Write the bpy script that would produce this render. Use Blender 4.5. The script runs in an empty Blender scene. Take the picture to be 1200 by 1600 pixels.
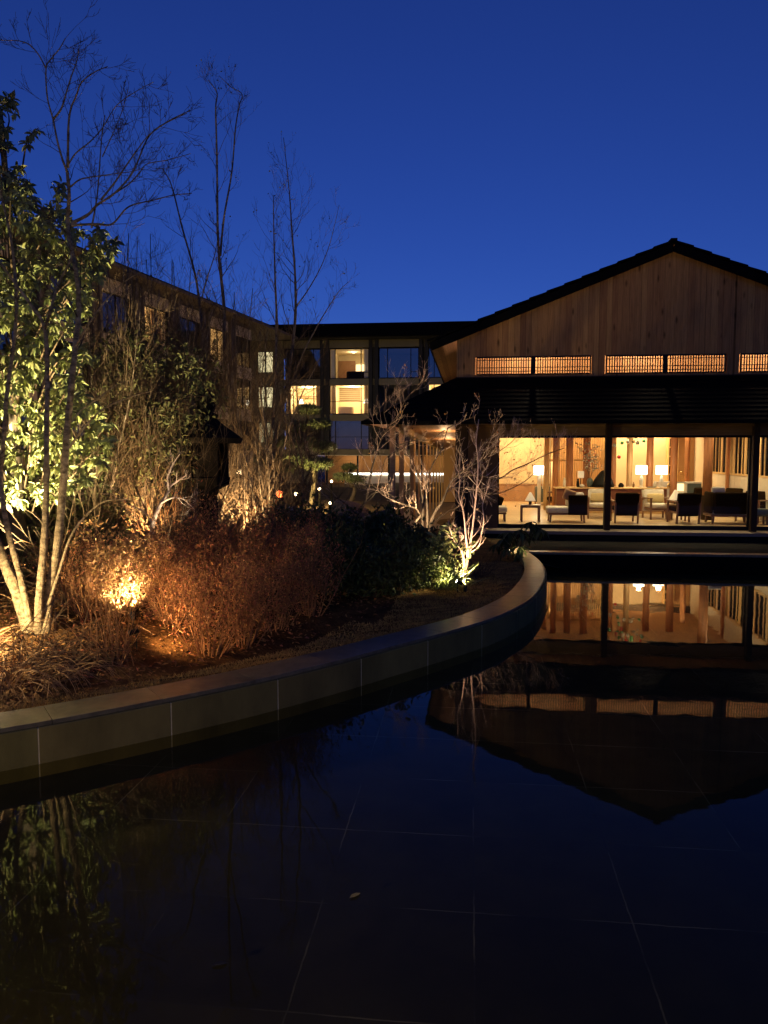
import bpy, bmesh, math, random
import numpy as np
from mathutils import Vector, Matrix

SC = bpy.context.scene
COL = SC.collection
PI = math.pi
R = math.radians

# ------------------------------------------------------------------ camera
EYE = 2.35
PITCH = R(4.53)
cam_d = bpy.data.cameras.new("camera")
cam_d.sensor_fit = 'VERTICAL'
cam_d.sensor_height = 36.0
cam_d.sensor_width = 27.0
cam_d.lens = 27.0
cam_d.clip_start = 0.05
cam_d.clip_end = 3000
cam = bpy.data.objects.new("camera", cam_d)
COL.objects.link(cam)
cam.location = (0, 0, EYE)
cam.rotation_euler = (PI / 2 - PITCH, 0, 0)
SC.camera = cam

# ------------------------------------------------------------------ sky, exposure
SC.view_settings.view_transform = 'Standard'
SC.view_settings.look = 'None'
SC.view_settings.exposure = 0.0
SC.view_settings.gamma = 1.0
world = bpy.data.worlds.new("World")
SC.world = world
world.use_nodes = True
wn = world.node_tree
wn.nodes.clear()
w_out = wn.nodes.new("ShaderNodeOutputWorld")
w_bg = wn.nodes.new("ShaderNodeBackground")
w_sky = wn.nodes.new("ShaderNodeTexSky")
w_sky.sky_type = 'NISHITA'
w_sky.sun_disc = False
w_sky.sun_elevation = R(10.0)
w_sky.sun_rotation = R(180)
w_sky.altitude = 0
w_sky.air_density = 1.0
w_sky.dust_density = 0.0
w_sky.ozone_density = 8.0
w_tint = wn.nodes.new("ShaderNodeMix")
w_tint.data_type = 'RGBA'
w_tint.blend_type = 'MULTIPLY'
w_tint.inputs[0].default_value = 1.0
w_tint.inputs[7].default_value = (0.88, 0.54, 1.0, 1)
wn.links.new(w_sky.outputs[0], w_tint.inputs[6])
wn.links.new(w_tint.outputs[2], w_bg.inputs[0])
wn.links.new(w_bg.outputs[0], w_out.inputs[0])
w_bg.inputs[1].default_value = 0.073

SC.render.engine = 'CYCLES'
cy = SC.cycles
cy.use_denoising = True
try:
    cy.denoiser = 'OPENIMAGEDENOISE'
except Exception:
    pass
cy.max_bounces = 8
cy.diffuse_bounces = 3
cy.glossy_bounces = 4
cy.transmission_bounces = 4
cy.transparent_max_bounces = 12
cy.caustics_reflective = False
cy.caustics_refractive = False
cy.sample_clamp_indirect = 4.0
cy.sample_clamp_direct = 0.0

# ------------------------------------------------------------------ frames
def ray(x, y):
    a = (x - 600) / 1200.0
    b = (800 - y) / 1200.0
    return Vector((a, math.cos(PITCH) + b * math.sin(PITCH), -math.sin(PITCH) + b * math.cos(PITCH)))

def P(x, y, Y):                     # the point seen at photo pixel x, y standing Y metres out
    r = ray(x, y)
    t = Y / r.y
    return Vector((r.x * t, Y, EYE + r.z * t))

TH = R(6.4)
UX = Vector((math.cos(TH), -math.sin(TH), 0))
VX = Vector((math.sin(TH), math.cos(TH), 0))
ORG = Vector((3.0745, 20.5, 0))

def L(u, v, z=0.0):                 # lodge frame to world
    return ORG + UX * u + VX * v + Vector((0, 0, z))

# ------------------------------------------------------------------ objects and tags
def tag(o, label=None, cat=None, group=None, kind=None):
    if label: o['label'] = label
    if cat: o['category'] = cat
    if group: o['group'] = group
    if kind: o['kind'] = kind
    return o

def thing(name, label, cat, loc=(0, 0, 0), rotz=0.0, group=None):
    o = bpy.data.objects.new(name, None)
    o.empty_display_size = 0.2
    COL.objects.link(o)
    o.location = loc
    o.rotation_euler = (0, 0, rotz)
    return tag(o, label, cat, group)

def dup(root, loc, rotz, label, scale=1.0, group=None):
    r = root.copy()
    COL.objects.link(r)
    r.location = loc
    r.rotation_euler = (0, 0, rotz)
    r.scale = (scale, scale, scale) if not isinstance(scale, tuple) else scale
    r['label'] = label
    if group: r['group'] = group
    for ch in list(root.children):
        c = ch.copy()
        COL.objects.link(c)
        c.parent = r
        for g in list(ch.children):
            d = g.copy()
            COL.objects.link(d)
            d.parent = c
    return r

def lamp(name, kind, loc, power, col, parent=None, size=0.05, target=None, spot=None, blend=0.5):
    d = bpy.data.lights.new(name, kind)
    d.energy = power
    d.color = col
    if kind == 'AREA':
        if isinstance(size, tuple):
            d.shape = 'RECTANGLE'; d.size, d.size_y = size
        else:
            d.size = size
    else:
        d.shadow_soft_size = size
    if kind == 'SPOT':
        d.spot_size = R(spot or 60)
        d.spot_blend = blend
    o = bpy.data.objects.new(name, d)
    COL.objects.link(o)
    o.location = loc
    if target is not None:
        o.rotation_euler = (Vector(target) - Vector(loc)).to_track_quat('-Z', 'Y').to_euler()
    if parent is not None:
        o.parent = parent
    return o

# ------------------------------------------------------------------ materials
def _nt(name):
    m = bpy.data.materials.new(name)
    m.use_nodes = True
    nt = m.node_tree
    nt.nodes.clear()
    return m, nt, nt.nodes, nt.links

def mixc(nt, fac, a, b, mode='MIX'):
    n = nt.nodes.new("ShaderNodeMix")
    n.data_type = 'RGBA'
    n.blend_type = mode
    for sock, val in ((n.inputs[0], fac), (n.inputs[6], a), (n.inputs[7], b)):
        if hasattr(val, 'is_linked') or hasattr(val, 'links'):
            nt.links.new(val, sock)
        elif isinstance(val, (int, float)):
            sock.default_value = val
        else:
            sock.default_value = (*val, 1) if len(val) == 3 else val
    return n.outputs[2]

def mathn(nt, op, a, b=None, c=None):
    n = nt.nodes.new("ShaderNodeMath")
    n.operation = op
    for i, v in enumerate((a, b, c)):
        if v is None: continue
        if isinstance(v, (int, float)): n.inputs[i].default_value = v
        else: nt.links.new(v, n.inputs[i])
    return n.outputs[0]

def mat(name, col, rough=0.6, var=0.2, scale=6.0, bump=0.0, bscale=60.0, spec=0.5, metal=0.0,
        island=0.0, stretch=(1, 1, 1), col2=None, emit=None, trans=0.0):
    m, nt, N, K = _nt(name)
    out = N.new("ShaderNodeOutputMaterial")
    b = N.new("ShaderNodeBsdfPrincipled")
    tc = N.new("ShaderNodeTexCoord")
    mp = N.new("ShaderNodeMapping")
    mp.inputs['Scale'].default_value = stretch
    K.new(tc.outputs['Object'], mp.inputs['Vector'])
    no = N.new("ShaderNodeTexNoise")
    no.inputs['Scale'].default_value = scale
    no.inputs['Detail'].default_value = 6
    no.inputs['Roughness'].default_value = 0.65
    K.new(mp.outputs[0], no.inputs['Vector'])
    lo = tuple(max(0, c * (1 - var)) for c in col)
    hi = tuple(min(1, c * (1 + var)) for c in (col2 or col))
    rmp = N.new("ShaderNodeMapRange")
    rmp.inputs[1].default_value = 0.3
    rmp.inputs[2].default_value = 0.7
    K.new(no.outputs[0], rmp.inputs[0])
    c = mixc(nt, rmp.outputs[0], lo, hi)
    if island:
        ge = N.new("ShaderNodeNewGeometry")
        mr = N.new("ShaderNodeMapRange")
        mr.inputs[3].default_value = 1 - island
        mr.inputs[4].default_value = 1 + island
        K.new(ge.outputs['Random Per Island'], mr.inputs[0])
        hsv = N.new("ShaderNodeHueSaturation")
        hm = N.new("ShaderNodeMapRange")
        hm.inputs[3].default_value = 0.5 - 0.06 * island
        hm.inputs[4].default_value = 0.5 + 0.04 * island
        mm = mathn(nt, 'FRACT', mathn(nt, 'MULTIPLY', ge.outputs['Random Per Island'], 7.13))
        K.new(mm, hm.inputs[0])
        K.new(hm.outputs[0], hsv.inputs['Hue'])
        K.new(mr.outputs[0], hsv.inputs['Value'])
        K.new(c, hsv.inputs['Color'])
        c = hsv.outputs[0]
    K.new(c, b.inputs['Base Color'])
    b.inputs['Roughness'].default_value = rough
    b.inputs['Specular IOR Level'].default_value = spec
    b.inputs['Metallic'].default_value = metal
    if emit:
        b.inputs['Emission Color'].default_value = (*emit[0], 1)
        b.inputs['Emission Strength'].default_value = emit[1]
    if bump:
        n2 = N.new("ShaderNodeTexNoise")
        n2.inputs['Scale'].default_value = bscale
        n2.inputs['Detail'].default_value = 4
        K.new(mp.outputs[0], n2.inputs['Vector'])
        bp = N.new("ShaderNodeBump")
        bp.inputs['Strength'].default_value = bump
        bp.inputs['Distance'].default_value = 0.02
        K.new(n2.outputs[0], bp.inputs['Height'])
        K.new(bp.outputs[0], b.inputs['Normal'])
    sh = b.outputs[0]
    if trans:
        t = N.new("ShaderNodeBsdfTranslucent")
        K.new(c, t.inputs['Color'])
        mx = N.new("ShaderNodeMixShader")
        mx.inputs[0].default_value = trans
        K.new(sh, mx.inputs[1]); K.new(t.outputs[0], mx.inputs[2])
        sh = mx.outputs[0]
    K.new(sh, out.inputs[0])
    return m

def boards(name, col, pitch=0.16, axis=0, rough=0.7, tone=0.3, groove=0.55, knots=True, along=2, spec=0.3):
    """timber boards: a seam every pitch along one object axis, grain along another"""
    m, nt, N, K = _nt(name)
    out = N.new("ShaderNodeOutputMaterial")
    b = N.new("ShaderNodeBsdfPrincipled")
    tc = N.new("ShaderNodeTexCoord")
    sp = N.new("ShaderNodeSeparateXYZ")
    K.new(tc.outputs['Object'], sp.inputs[0])
    q = mathn(nt, 'DIVIDE', sp.outputs[axis], pitch)
    wob = N.new("ShaderNodeTexNoise"); wob.noise_dimensions = '1D'
    wob.inputs['Scale'].default_value = 0.9
    K.new(q, wob.inputs['W'])
    q = mathn(nt, 'ADD', q, mathn(nt, 'MULTIPLY', wob.outputs[0], 0.9))
    idx = mathn(nt, 'FLOOR', q)
    fr = mathn(nt, 'FRACT', q)
    wn_ = N.new("ShaderNodeTexWhiteNoise"); wn_.noise_dimensions = '1D'
    K.new(idx, wn_.inputs['W'])
    # grain
    mp = N.new("ShaderNodeMapping")
    s = [14, 14, 14]; s[along] = 0.9
    mp.inputs['Scale'].default_value = s
    K.new(tc.outputs['Object'], mp.inputs['Vector'])
    off = N.new("ShaderNodeCombineXYZ")
    K.new(mathn(nt, 'MULTIPLY', wn_.outputs[0], 37.0), off.inputs[along])
    K.new(off.outputs[0], mp.inputs['Location'])
    g = N.new("ShaderNodeTexNoise"); g.inputs['Scale'].default_value = 2.2
    g.inputs['Detail'].default_value = 7; g.inputs['Roughness'].default_value = 0.7
    K.new(mp.outputs[0], g.inputs['Vector'])
    val = N.new("ShaderNodeMapRange")
    val.inputs[3].default_value = 1 - tone; val.inputs[4].default_value = 1 + tone
    K.new(wn_.outputs[0], val.inputs[0])
    gv = N.new("ShaderNodeMapRange")
    gv.inputs[1].default_value = 0.3; gv.inputs[2].default_value = 0.7
    gv.inputs[3].default_value = 0.68; gv.inputs[4].default_value = 1.22
    K.new(g.outputs[0], gv.inputs[0])
    v = mathn(nt, 'MULTIPLY', val.outputs[0], gv.outputs[0])
    seam = mathn(nt, 'LESS_THAN', mathn(nt, 'ABSOLUTE', mathn(nt, 'SUBTRACT', fr, 0.5)), 0.475)
    seam = mathn(nt, 'ADD', mathn(nt, 'MULTIPLY', seam, groove), 1 - groove)
    v = mathn(nt, 'MULTIPLY', v, seam)
    if knots:
        mk = N.new("ShaderNodeMapping")
        ks = [1 / pitch * 0.7] * 3; ks[along] = 1.5
        mk.inputs['Scale'].default_value = ks
        K.new(tc.outputs['Object'], mk.inputs['Vector'])
        vo = N.new("ShaderNodeTexVoronoi"); vo.inputs['Scale'].default_value = 1.0
        K.new(mk.outputs[0], vo.inputs['Vector'])
        kn = N.new("ShaderNodeMapRange")
        kn.inputs[1].default_value = 0.06; kn.inputs[2].default_value = 0.2
        kn.inputs[3].default_value = 0.35; kn.inputs[4].default_value = 1.0
        K.new(vo.outputs['Distance'], kn.inputs[0])
        v = mathn(nt, 'MULTIPLY', v, kn.outputs[0])
    hsv = N.new("ShaderNodeHueSaturation")
    hsv.inputs['Color'].default_value = (*col, 1)
    K.new(v, hsv.inputs['Value'])
    hh = N.new("ShaderNodeMapRange"); hh.inputs[3].default_value = 0.495; hh.inputs[4].default_value = 0.507
    K.new(wn_.outputs[0], hh.inputs[0]); K.new(hh.outputs[0], hsv.inputs['Hue'])
    K.new(hsv.outputs[0], b.inputs['Base Color'])
    b.inputs['Roughness'].default_value = rough
    b.inputs['Specular IOR Level'].default_value = spec
    bp = N.new("ShaderNodeBump"); bp.inputs['Strength'].default_value = 0.4; bp.inputs['Distance'].default_value = 0.01
    K.new(v, bp.inputs['Height']); K.new(bp.outputs[0], b.inputs['Normal'])
    K.new(b.outputs[0], out.inputs[0])
    return m

def emat(name, col, strength):
    m, nt, N, K = _nt(name)
    out = N.new("ShaderNodeOutputMaterial")
    e = N.new("ShaderNodeEmission")
    e.inputs[0].default_value = (*col, 1)
    e.inputs[1].default_value = strength
    K.new(e.outputs[0], out.inputs[0])
    return m

def glass(name, tint=(0.97, 0.96, 0.94), refl=1.0, rough=0.0, base=0.0):
    m, nt, N, K = _nt(name)
    out = N.new("ShaderNodeOutputMaterial")
    t = N.new("ShaderNodeBsdfTransparent"); t.inputs[0].default_value = (*tint, 1)
    g = N.new("ShaderNodeBsdfGlossy"); g.inputs['Roughness'].default_value = rough
    ge = N.new("ShaderNodeNewGeometry")
    dt = N.new("ShaderNodeVectorMath"); dt.operation = 'DOT_PRODUCT'
    K.new(ge.outputs['Normal'], dt.inputs[0]); K.new(ge.outputs['Incoming'], dt.inputs[1])
    c1 = mathn(nt, 'SUBTRACT', 1.0, mathn(nt, 'ABSOLUTE', dt.outputs['Value']))
    sch = mathn(nt, 'ADD', mathn(nt, 'MULTIPLY', mathn(nt, 'POWER', c1, 5.0), 0.96), 0.04)
    fac = mathn(nt, 'MINIMUM', mathn(nt, 'ADD', mathn(nt, 'MULTIPLY', sch, refl), base), 1.0)
    mx = N.new("ShaderNodeMixShader")
    K.new(fac, mx.inputs[0]); K.new(t.outputs[0], mx.inputs[1]); K.new(g.outputs[0], mx.inputs[2])
    K.new(mx.outputs[0], out.inputs[0])
    return m

def water_mat():
    m, nt, N, K = _nt("pond water")
    out = N.new("ShaderNodeOutputMaterial")
    tc = N.new("ShaderNodeTexCoord")
    n1 = N.new("ShaderNodeTexNoise"); n1.inputs['Scale'].default_value = 1.6; n1.inputs['Detail'].default_value = 2
    n2 = N.new("ShaderNodeTexNoise"); n2.inputs['Scale'].default_value = 9.0; n2.inputs['Detail'].default_value = 2
    K.new(tc.outputs['Object'], n1.inputs['Vector']); K.new(tc.outputs['Object'], n2.inputs['Vector'])
    h = mathn(nt, 'ADD', mathn(nt, 'MULTIPLY', n1.outputs[0], 1.0), mathn(nt, 'MULTIPLY', n2.outputs[0], 0.10))
    bp = N.new("ShaderNodeBump"); bp.inputs['Strength'].default_value = 1.0; bp.inputs['Distance'].default_value = 0.0016
    K.new(h, bp.inputs['Height'])
    ge = N.new("ShaderNodeNewGeometry")
    dt = N.new("ShaderNodeVectorMath"); dt.operation = 'DOT_PRODUCT'
    K.new(bp.outputs[0], dt.inputs[0]); K.new(ge.outputs['Incoming'], dt.inputs[1])
    c1 = mathn(nt, 'SUBTRACT', 1.0, mathn(nt, 'ABSOLUTE', dt.outputs['Value']))
    F = mathn(nt, 'ADD', mathn(nt, 'MULTIPLY', mathn(nt, 'POWER', c1, 5.0), 0.98), 0.02)
    cl = N.new("ShaderNodeMapRange")
    cl.inputs[1].default_value = 0.15; cl.inputs[2].default_value = 0.31; cl.inputs[3].default_value = 0.58; cl.inputs[4].default_value = 1.2
    K.new(F, cl.inputs[0])
    fac = mathn(nt, 'MULTIPLY', F, cl.outputs[0])
    t = N.new("ShaderNodeBsdfTransparent"); t.inputs[0].default_value = (0.78, 0.76, 0.58, 1)
    g = N.new("ShaderNodeBsdfGlossy"); g.inputs['Roughness'].default_value = 0.012
    g.inputs['Color'].default_value = (0.95, 0.97, 1, 1)
    K.new(bp.outputs[0], g.inputs['Normal'])
    mx = N.new("ShaderNodeMixShader")
    K.new(fac, mx.inputs[0]); K.new(t.outputs[0], mx.inputs[1]); K.new(g.outputs[0], mx.inputs[2])
    K.new(mx.outputs[0], out.inputs[0])
    return m

def tile_mat(name, col, joint, pitch, u0, v0, jw):
    m, nt, N, K = _nt(name)
    out = N.new("ShaderNodeOutputMaterial")
    b = N.new("ShaderNodeBsdfPrincipled")
    tc = N.new("ShaderNodeTexCoord")
    sp = N.new("ShaderNodeSeparateXYZ")
    K.new(tc.outputs['Object'], sp.inputs[0])
    wv = N.new("ShaderNodeTexNoise"); wv.inputs['Scale'].default_value = 7
    K.new(tc.outputs['Object'], wv.inputs['Vector'])
    wob = mathn(nt, 'MULTIPLY', mathn(nt, 'SUBTRACT', wv.outputs[0], 0.5), 0.016)
    ds = []
    ids = []
    for k, o0 in ((0, u0), (1, v0)):
        q = mathn(nt, 'DIVIDE', mathn(nt, 'ADD', mathn(nt, 'SUBTRACT', sp.outputs[k], o0), wob), pitch)
        ids.append(mathn(nt, 'FLOOR', q))
        fr = mathn(nt, 'FRACT', mathn(nt, 'ADD', q, 0.5))
        ds.append(mathn(nt, 'ABSOLUTE', mathn(nt, 'SUBTRACT', fr, 0.5)))
    d = mathn(nt, 'MINIMUM', ds[0], ds[1])
    line = mathn(nt, 'LESS_THAN', d, jw / pitch / 2)
    no = N.new("ShaderNodeTexNoise"); no.inputs['Scale'].default_value = 3.5; no.inputs['Detail'].default_value = 8
    K.new(tc.outputs['Object'], no.inputs['Vector'])
    wnn = N.new("ShaderNodeTexWhiteNoise"); wnn.noise_dimensions = '2D'
    cb = N.new("ShaderNodeCombineXYZ"); K.new(ids[0], cb.inputs[0]); K.new(ids[1], cb.inputs[1])
    K.new(cb.outputs[0], wnn.inputs['Vector'])
    base = mixc(nt, no.outputs[0], tuple(c * 0.5 for c in col), tuple(c * 1.6 for c in col))
    tv = N.new("ShaderNodeMapRange"); tv.inputs[3].default_value = 0.8; tv.inputs[4].default_value = 1.2
    K.new(wnn.outputs[0], tv.inputs[0])
    hs = N.new("ShaderNodeHueSaturation"); K.new(base, hs.inputs['Color']); K.new(tv.outputs[0], hs.inputs['Value'])
    n3 = N.new("ShaderNodeTexNoise"); n3.inputs['Scale'].default_value = 1.3
    n3.inputs['Detail'].default_value = 5
    K.new(tc.outputs['Object'], n3.inputs['Vector'])
    jr = N.new("ShaderNodeMapRange"); jr.inputs[1].default_value = 0.46; jr.inputs[2].default_value = 0.66
    K.new(n3.outputs[0], jr.inputs[0])
    jc = mixc(nt, jr.outputs[0], tuple(c * 0.16 for c in joint), joint)
    K.new(mixc(nt, line, hs.outputs[0], jc), b.inputs['Base Color'])
    b.inputs['Roughness'].default_value = 0.8
    b.inputs['Specular IOR Level'].default_value = 0.1
    K.new(b.outputs[0], out.inputs[0])
    return m

MT = {}
def M_(k): return MT[k]
MT['water'] = water_mat()
MT['pond_tile'] = tile_mat("slate pond tiles", (0.050, 0.043, 0.020), (0.30, 0.27, 0.16), 0.82, -0.73, -15.96, 0.008)
MT['wall_panel'] = mat("olive stone cladding", (0.145, 0.118, 0.034), 0.65, 0.30, 1.6, 0.25, 90, spec=0.15, island=0.16, stretch=(1.6, 1.6, .7))
MT['coping'] = mat("polished dark granite", (0.125, 0.105, 0.060), 0.32, 0.4, 9, 0.06, 60, spec=0.3, island=0.12)
MT['mortar'] = mat("pale joint", (0.62, 0.52, 0.28), 0.8, 0.15, 30, spec=0.1)
MT['soil'] = mat("garden soil", (0.060, 0.030, 0.010), 0.95, 0.5, 3.5, 0.9, 30, col2=(0.10, 0.05, 0.016), spec=0.05)
MT['court'] = mat("courtyard earth", (0.11, 0.07, 0.03), 0.95, 0.4, 1.2, 0.6, 12, spec=0.05)
MT['deadgrass'] = mat("dead grass", (0.34, 0.225, 0.07), 0.9, 0.25, 5, island=0.3, spec=0.05)
MT['far_ground'] = mat("distant ground", (0.03, 0.03, 0.02), 0.95, 0.3, 0.2)
MT['terrace'] = mat("terrace stone", (0.10, 0.10, 0.09), 0.7, 0.2, 4, 0.2, 60)
MT['darkbed'] = mat("dark gravel bed", (0.012, 0.011, 0.010), 0.95, 0.4, 9, 0.6, 60, spec=0.1)
MT['gable'] = boards("weathered cedar boards", (0.33, 0.175, 0.065), 0.15, 0, 0.8, 0.18, spec=0.05)
MT['tile'] = mat("black roof tiles", (0.0035, 0.0033, 0.003), 0.7, 0.3, 5, 0.1, 30, spec=0.03)
MT['soffit'] = boards("brown soffit boards", (0.22, 0.10, 0.05), 0.14, 0, 0.7, 0.2, along=1)
MT['darkwood'] = mat("dark stained timber", (0.035, 0.020, 0.010), 0.7, 0.3, 5, stretch=(6, 6, .6), spec=0.12)
MT['plaster_dark'] = mat("brown plaster", (0.15, 0.085, 0.035), 0.85, 0.12, 3, 0.15, 90, spec=0.1)
MT['beam'] = boards("ochre beam", (0.22, 0.14, 0.055), 0.4, 2, 0.7, 0.1, 0.1, False, along=0)
MT['sill'] = mat("veranda timber", (0.20, 0.14, 0.085), 0.65, 0.2, 5, stretch=(.5, 6, 6))
MT['black'] = mat("black metal", (0.008, 0.007, 0.006), 0.55, 0.2, 8, spec=0.15)
MT['glass'] = glass("window glass", refl=0.12)
MT['glass_blue'] = glass("coated window glass", (0.8, 0.84, 0.9), 1.0, 0.0, 0.16)
MT['cream'] = mat("cream plaster", (0.60, 0.46, 0.28), 0.9, 0.06, 2)
MT['white'] = mat("off white plaster", (0.72, 0.62, 0.46), 0.9, 0.05, 2)
MT['ochre_wall'] = mat("ochre panelling", (0.36, 0.19, 0.07), 0.6, 0.1, 2, stretch=(1, 1, .3))
MT['wainscot'] = mat("walnut wainscot", (0.30, 0.16, 0.075), 0.5, 0.2, 3, stretch=(1, 1, .3))
MT['oak_floor'] = boards("oak floor", (0.50, 0.36, 0.20), 0.15, 1, 0.35, 0.12, 0.4, False, along=0, spec=0.5)
MT['ceil'] = boards("timber ceiling", (0.42, 0.23, 0.105), 0.2, 0, 0.6, 0.12, 0.3, False, along=1)
MT['log'] = mat("red pine log", (0.44, 0.18, 0.06), 0.55, 0.3, 4, 0.2, 30, stretch=(5, 5, .5))
MT['log_pale'] = mat("pale pine log", (0.70, 0.46, 0.20), 0.55, 0.2, 4, 0.2, 30, stretch=(5, 5, .5))
MT['slat'] = mat("golden slats", (0.44, 0.26, 0.09), 0.5, 0.2, 5, stretch=(4, 4, .5))
MT['desk'] = mat("mahogany counter", (0.15, 0.05, 0.018), 0.4, 0.2, 3, stretch=(.6, 4, 4))
MT['walnut'] = mat("walnut frame", (0.20, 0.10, 0.05), 0.45, 0.2, 6)
MT['linen'] = mat("cream linen", (0.62, 0.56, 0.44), 0.95, 0.08, 12, 0.2, 300)
MT['charcoal'] = mat("charcoal upholstery", (0.020, 0.011, 0.004), 0.9, 0.2, 12, 0.2, 200, spec=0.02)
MT['green_cab'] = mat("grey green lacquer", (0.08, 0.10, 0.085), 0.4, 0.1, 3)
MT['mustard'] = mat("mustard cushion", (0.55, 0.42, 0.19), 0.95, 0.1, 10)
MT['rust'] = mat("tan cushion", (0.50, 0.28, 0.13), 0.95, 0.1, 10)
MT['shade_lit'] = emat("lit lamp shade", (1.0, 0.86, 0.62), 7.0)
MT['paper_lit'] = mat("washi paper", (0.75, 0.66, 0.48), 0.9, 0.1, 14, emit=((1, .8, .5), 0.35))
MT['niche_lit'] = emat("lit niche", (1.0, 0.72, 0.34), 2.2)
MT['brass'] = mat("brass", (0.75, 0.55, 0.25), 0.25, 0.1, 8, metal=1.0)
MT['down_lit'] = emat("downlight lens", (1.0, 0.82, 0.55), 6.0)
MT['stone'] = mat("lantern granite", (0.014, 0.011, 0.007), 0.9, 0.45, 9, 0.5, 60, spec=0.08)
MT['rock'] = mat("dark rock", (0.12, 0.085, 0.055), 0.9, 0.5, 3, 0.8, 12)
MT['bark_pale'] = mat("mottled pale bark", (0.13, 0.09, 0.045), 0.9, 0.6, 9, 1.0, 40, stretch=(1.6, 1.6, 2.6), col2=(0.36, 0.28, 0.15), spec=0.1)
MT['bark_dark'] = mat("dark bark", (0.10, 0.075, 0.05), 0.9, 0.5, 10, 0.5, 60, stretch=(3, 3, .8), spec=0.1)
MT['bark_grey'] = mat("grey mottled bark", (0.17, 0.13, 0.085), 0.9, 0.7, 12, 0.4, 60, stretch=(2, 2, 1), spec=0.1)
MT['twig'] = mat("twig bark", (0.095, 0.062, 0.033), 0.9, 0.3, 6, spec=0.1)
MT['twig_red'] = mat("reddish twig", (0.24, 0.12, 0.05), 0.9, 0.3, 6, spec=0.1)
MT['straw'] = mat("straw coloured stem", (0.30, 0.18, 0.075), 0.9, 0.3, 6, spec=0.1)
MT['twig_pale'] = mat("pale smooth bark", (0.50, 0.35, 0.24), 0.75, 0.3, 12)
MT['leaf_ever'] = mat("leathery evergreen leaf", (0.165, 0.175, 0.055), 0.42, 0.25, 1.5, island=0.5, trans=0.05, spec=0.4)
MT['leaf_dark'] = mat("dark leaf", (0.085, 0.085, 0.03), 0.5, 0.3, 2, island=0.5, trans=0.08, spec=0.1)
MT['leaf_rust'] = mat("rusty azalea leaf", (0.34, 0.150, 0.042), 0.7, 0.3, 2, island=0.5, trans=0.15)
MT['leaf_gold'] = mat("yellowed azalea leaf", (0.34, 0.19, 0.06), 0.65, 0.3, 2, island=0.4, trans=0.15)
MT['leaf_shrub'] = mat("glossy shrub leaf", (0.07, 0.085, 0.026), 0.42, 0.3, 2, island=0.45, trans=0.1, spec=0.1)
MT['leaf_lime'] = mat("fresh shrub leaf", (0.17, 0.20, 0.06), 0.45, 0.3, 2, island=0.35, trans=0.2)
MT['leaf_pine'] = mat("pine needle clump", (0.13, 0.15, 0.05), 0.6, 0.3, 2, island=0.3, trans=0.1)
MT['litter'] = mat("fallen leaf", (0.26, 0.13, 0.045), 0.85, 0.3, 4, island=0.5, spec=0.1)
MT['leaf_yellow'] = mat("yellow fallen leaf", (0.40, 0.30, 0.07), 0.7, 0.2, 20)
MT['leaf_black'] = mat("sodden dark leaf", (0.012, 0.010, 0.008), 0.7, 0.2, 20)
MT['hotel_wall'] = mat("grey beige render", (0.20, 0.165, 0.085), 0.85, 0.12, 0.8, spec=0.1)
MT['hotel_pier'] = mat("dark pier cladding", (0.035, 0.032, 0.025), 0.8, 0.2, 1, spec=0.1)
MT['wing_panel'] = boards("beige wing panels", (0.46, 0.34, 0.21), 0.5, 0, 0.8, 0.12, 0.25, False)
MT['wing_pier'] = mat("brown pier", (0.10, 0.07, 0.045), 0.8, 0.2, 2)
MT['blind'] = mat("pale blind", (0.75, 0.64, 0.42), 0.9, 0.05, 5)
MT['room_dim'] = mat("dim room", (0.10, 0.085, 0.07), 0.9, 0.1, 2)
MT['led'] = emat("white light strip", (1.0, 0.93, 0.78), 5.0)
MT['lens'] = emat("spotlight lens", (1.0, 0.8, 0.5), 30.0)
MT['lens_red'] = emat("red garden lamp", (1.0, 0.16, 0.04), 9.0)
MT['globe'] = emat("lit garden globe", (1.0, 0.72, 0.36), 12.0)
MT['red'] = mat("red glass", (0.5, 0.03, 0.02), 0.2, 0.1, 5)
MT['bauble_clear'] = mat("silvered glass", (0.75, 0.7, 0.6), 0.12, 0.1, 5, metal=0.6)
MT['bauble_green'] = mat("green glass", (0.05, 0.22, 0.08), 0.15, 0.1, 5)
MT['bauble_brown'] = mat("brown glass", (0.25, 0.14, 0.06), 0.2, 0.1, 5)

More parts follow.
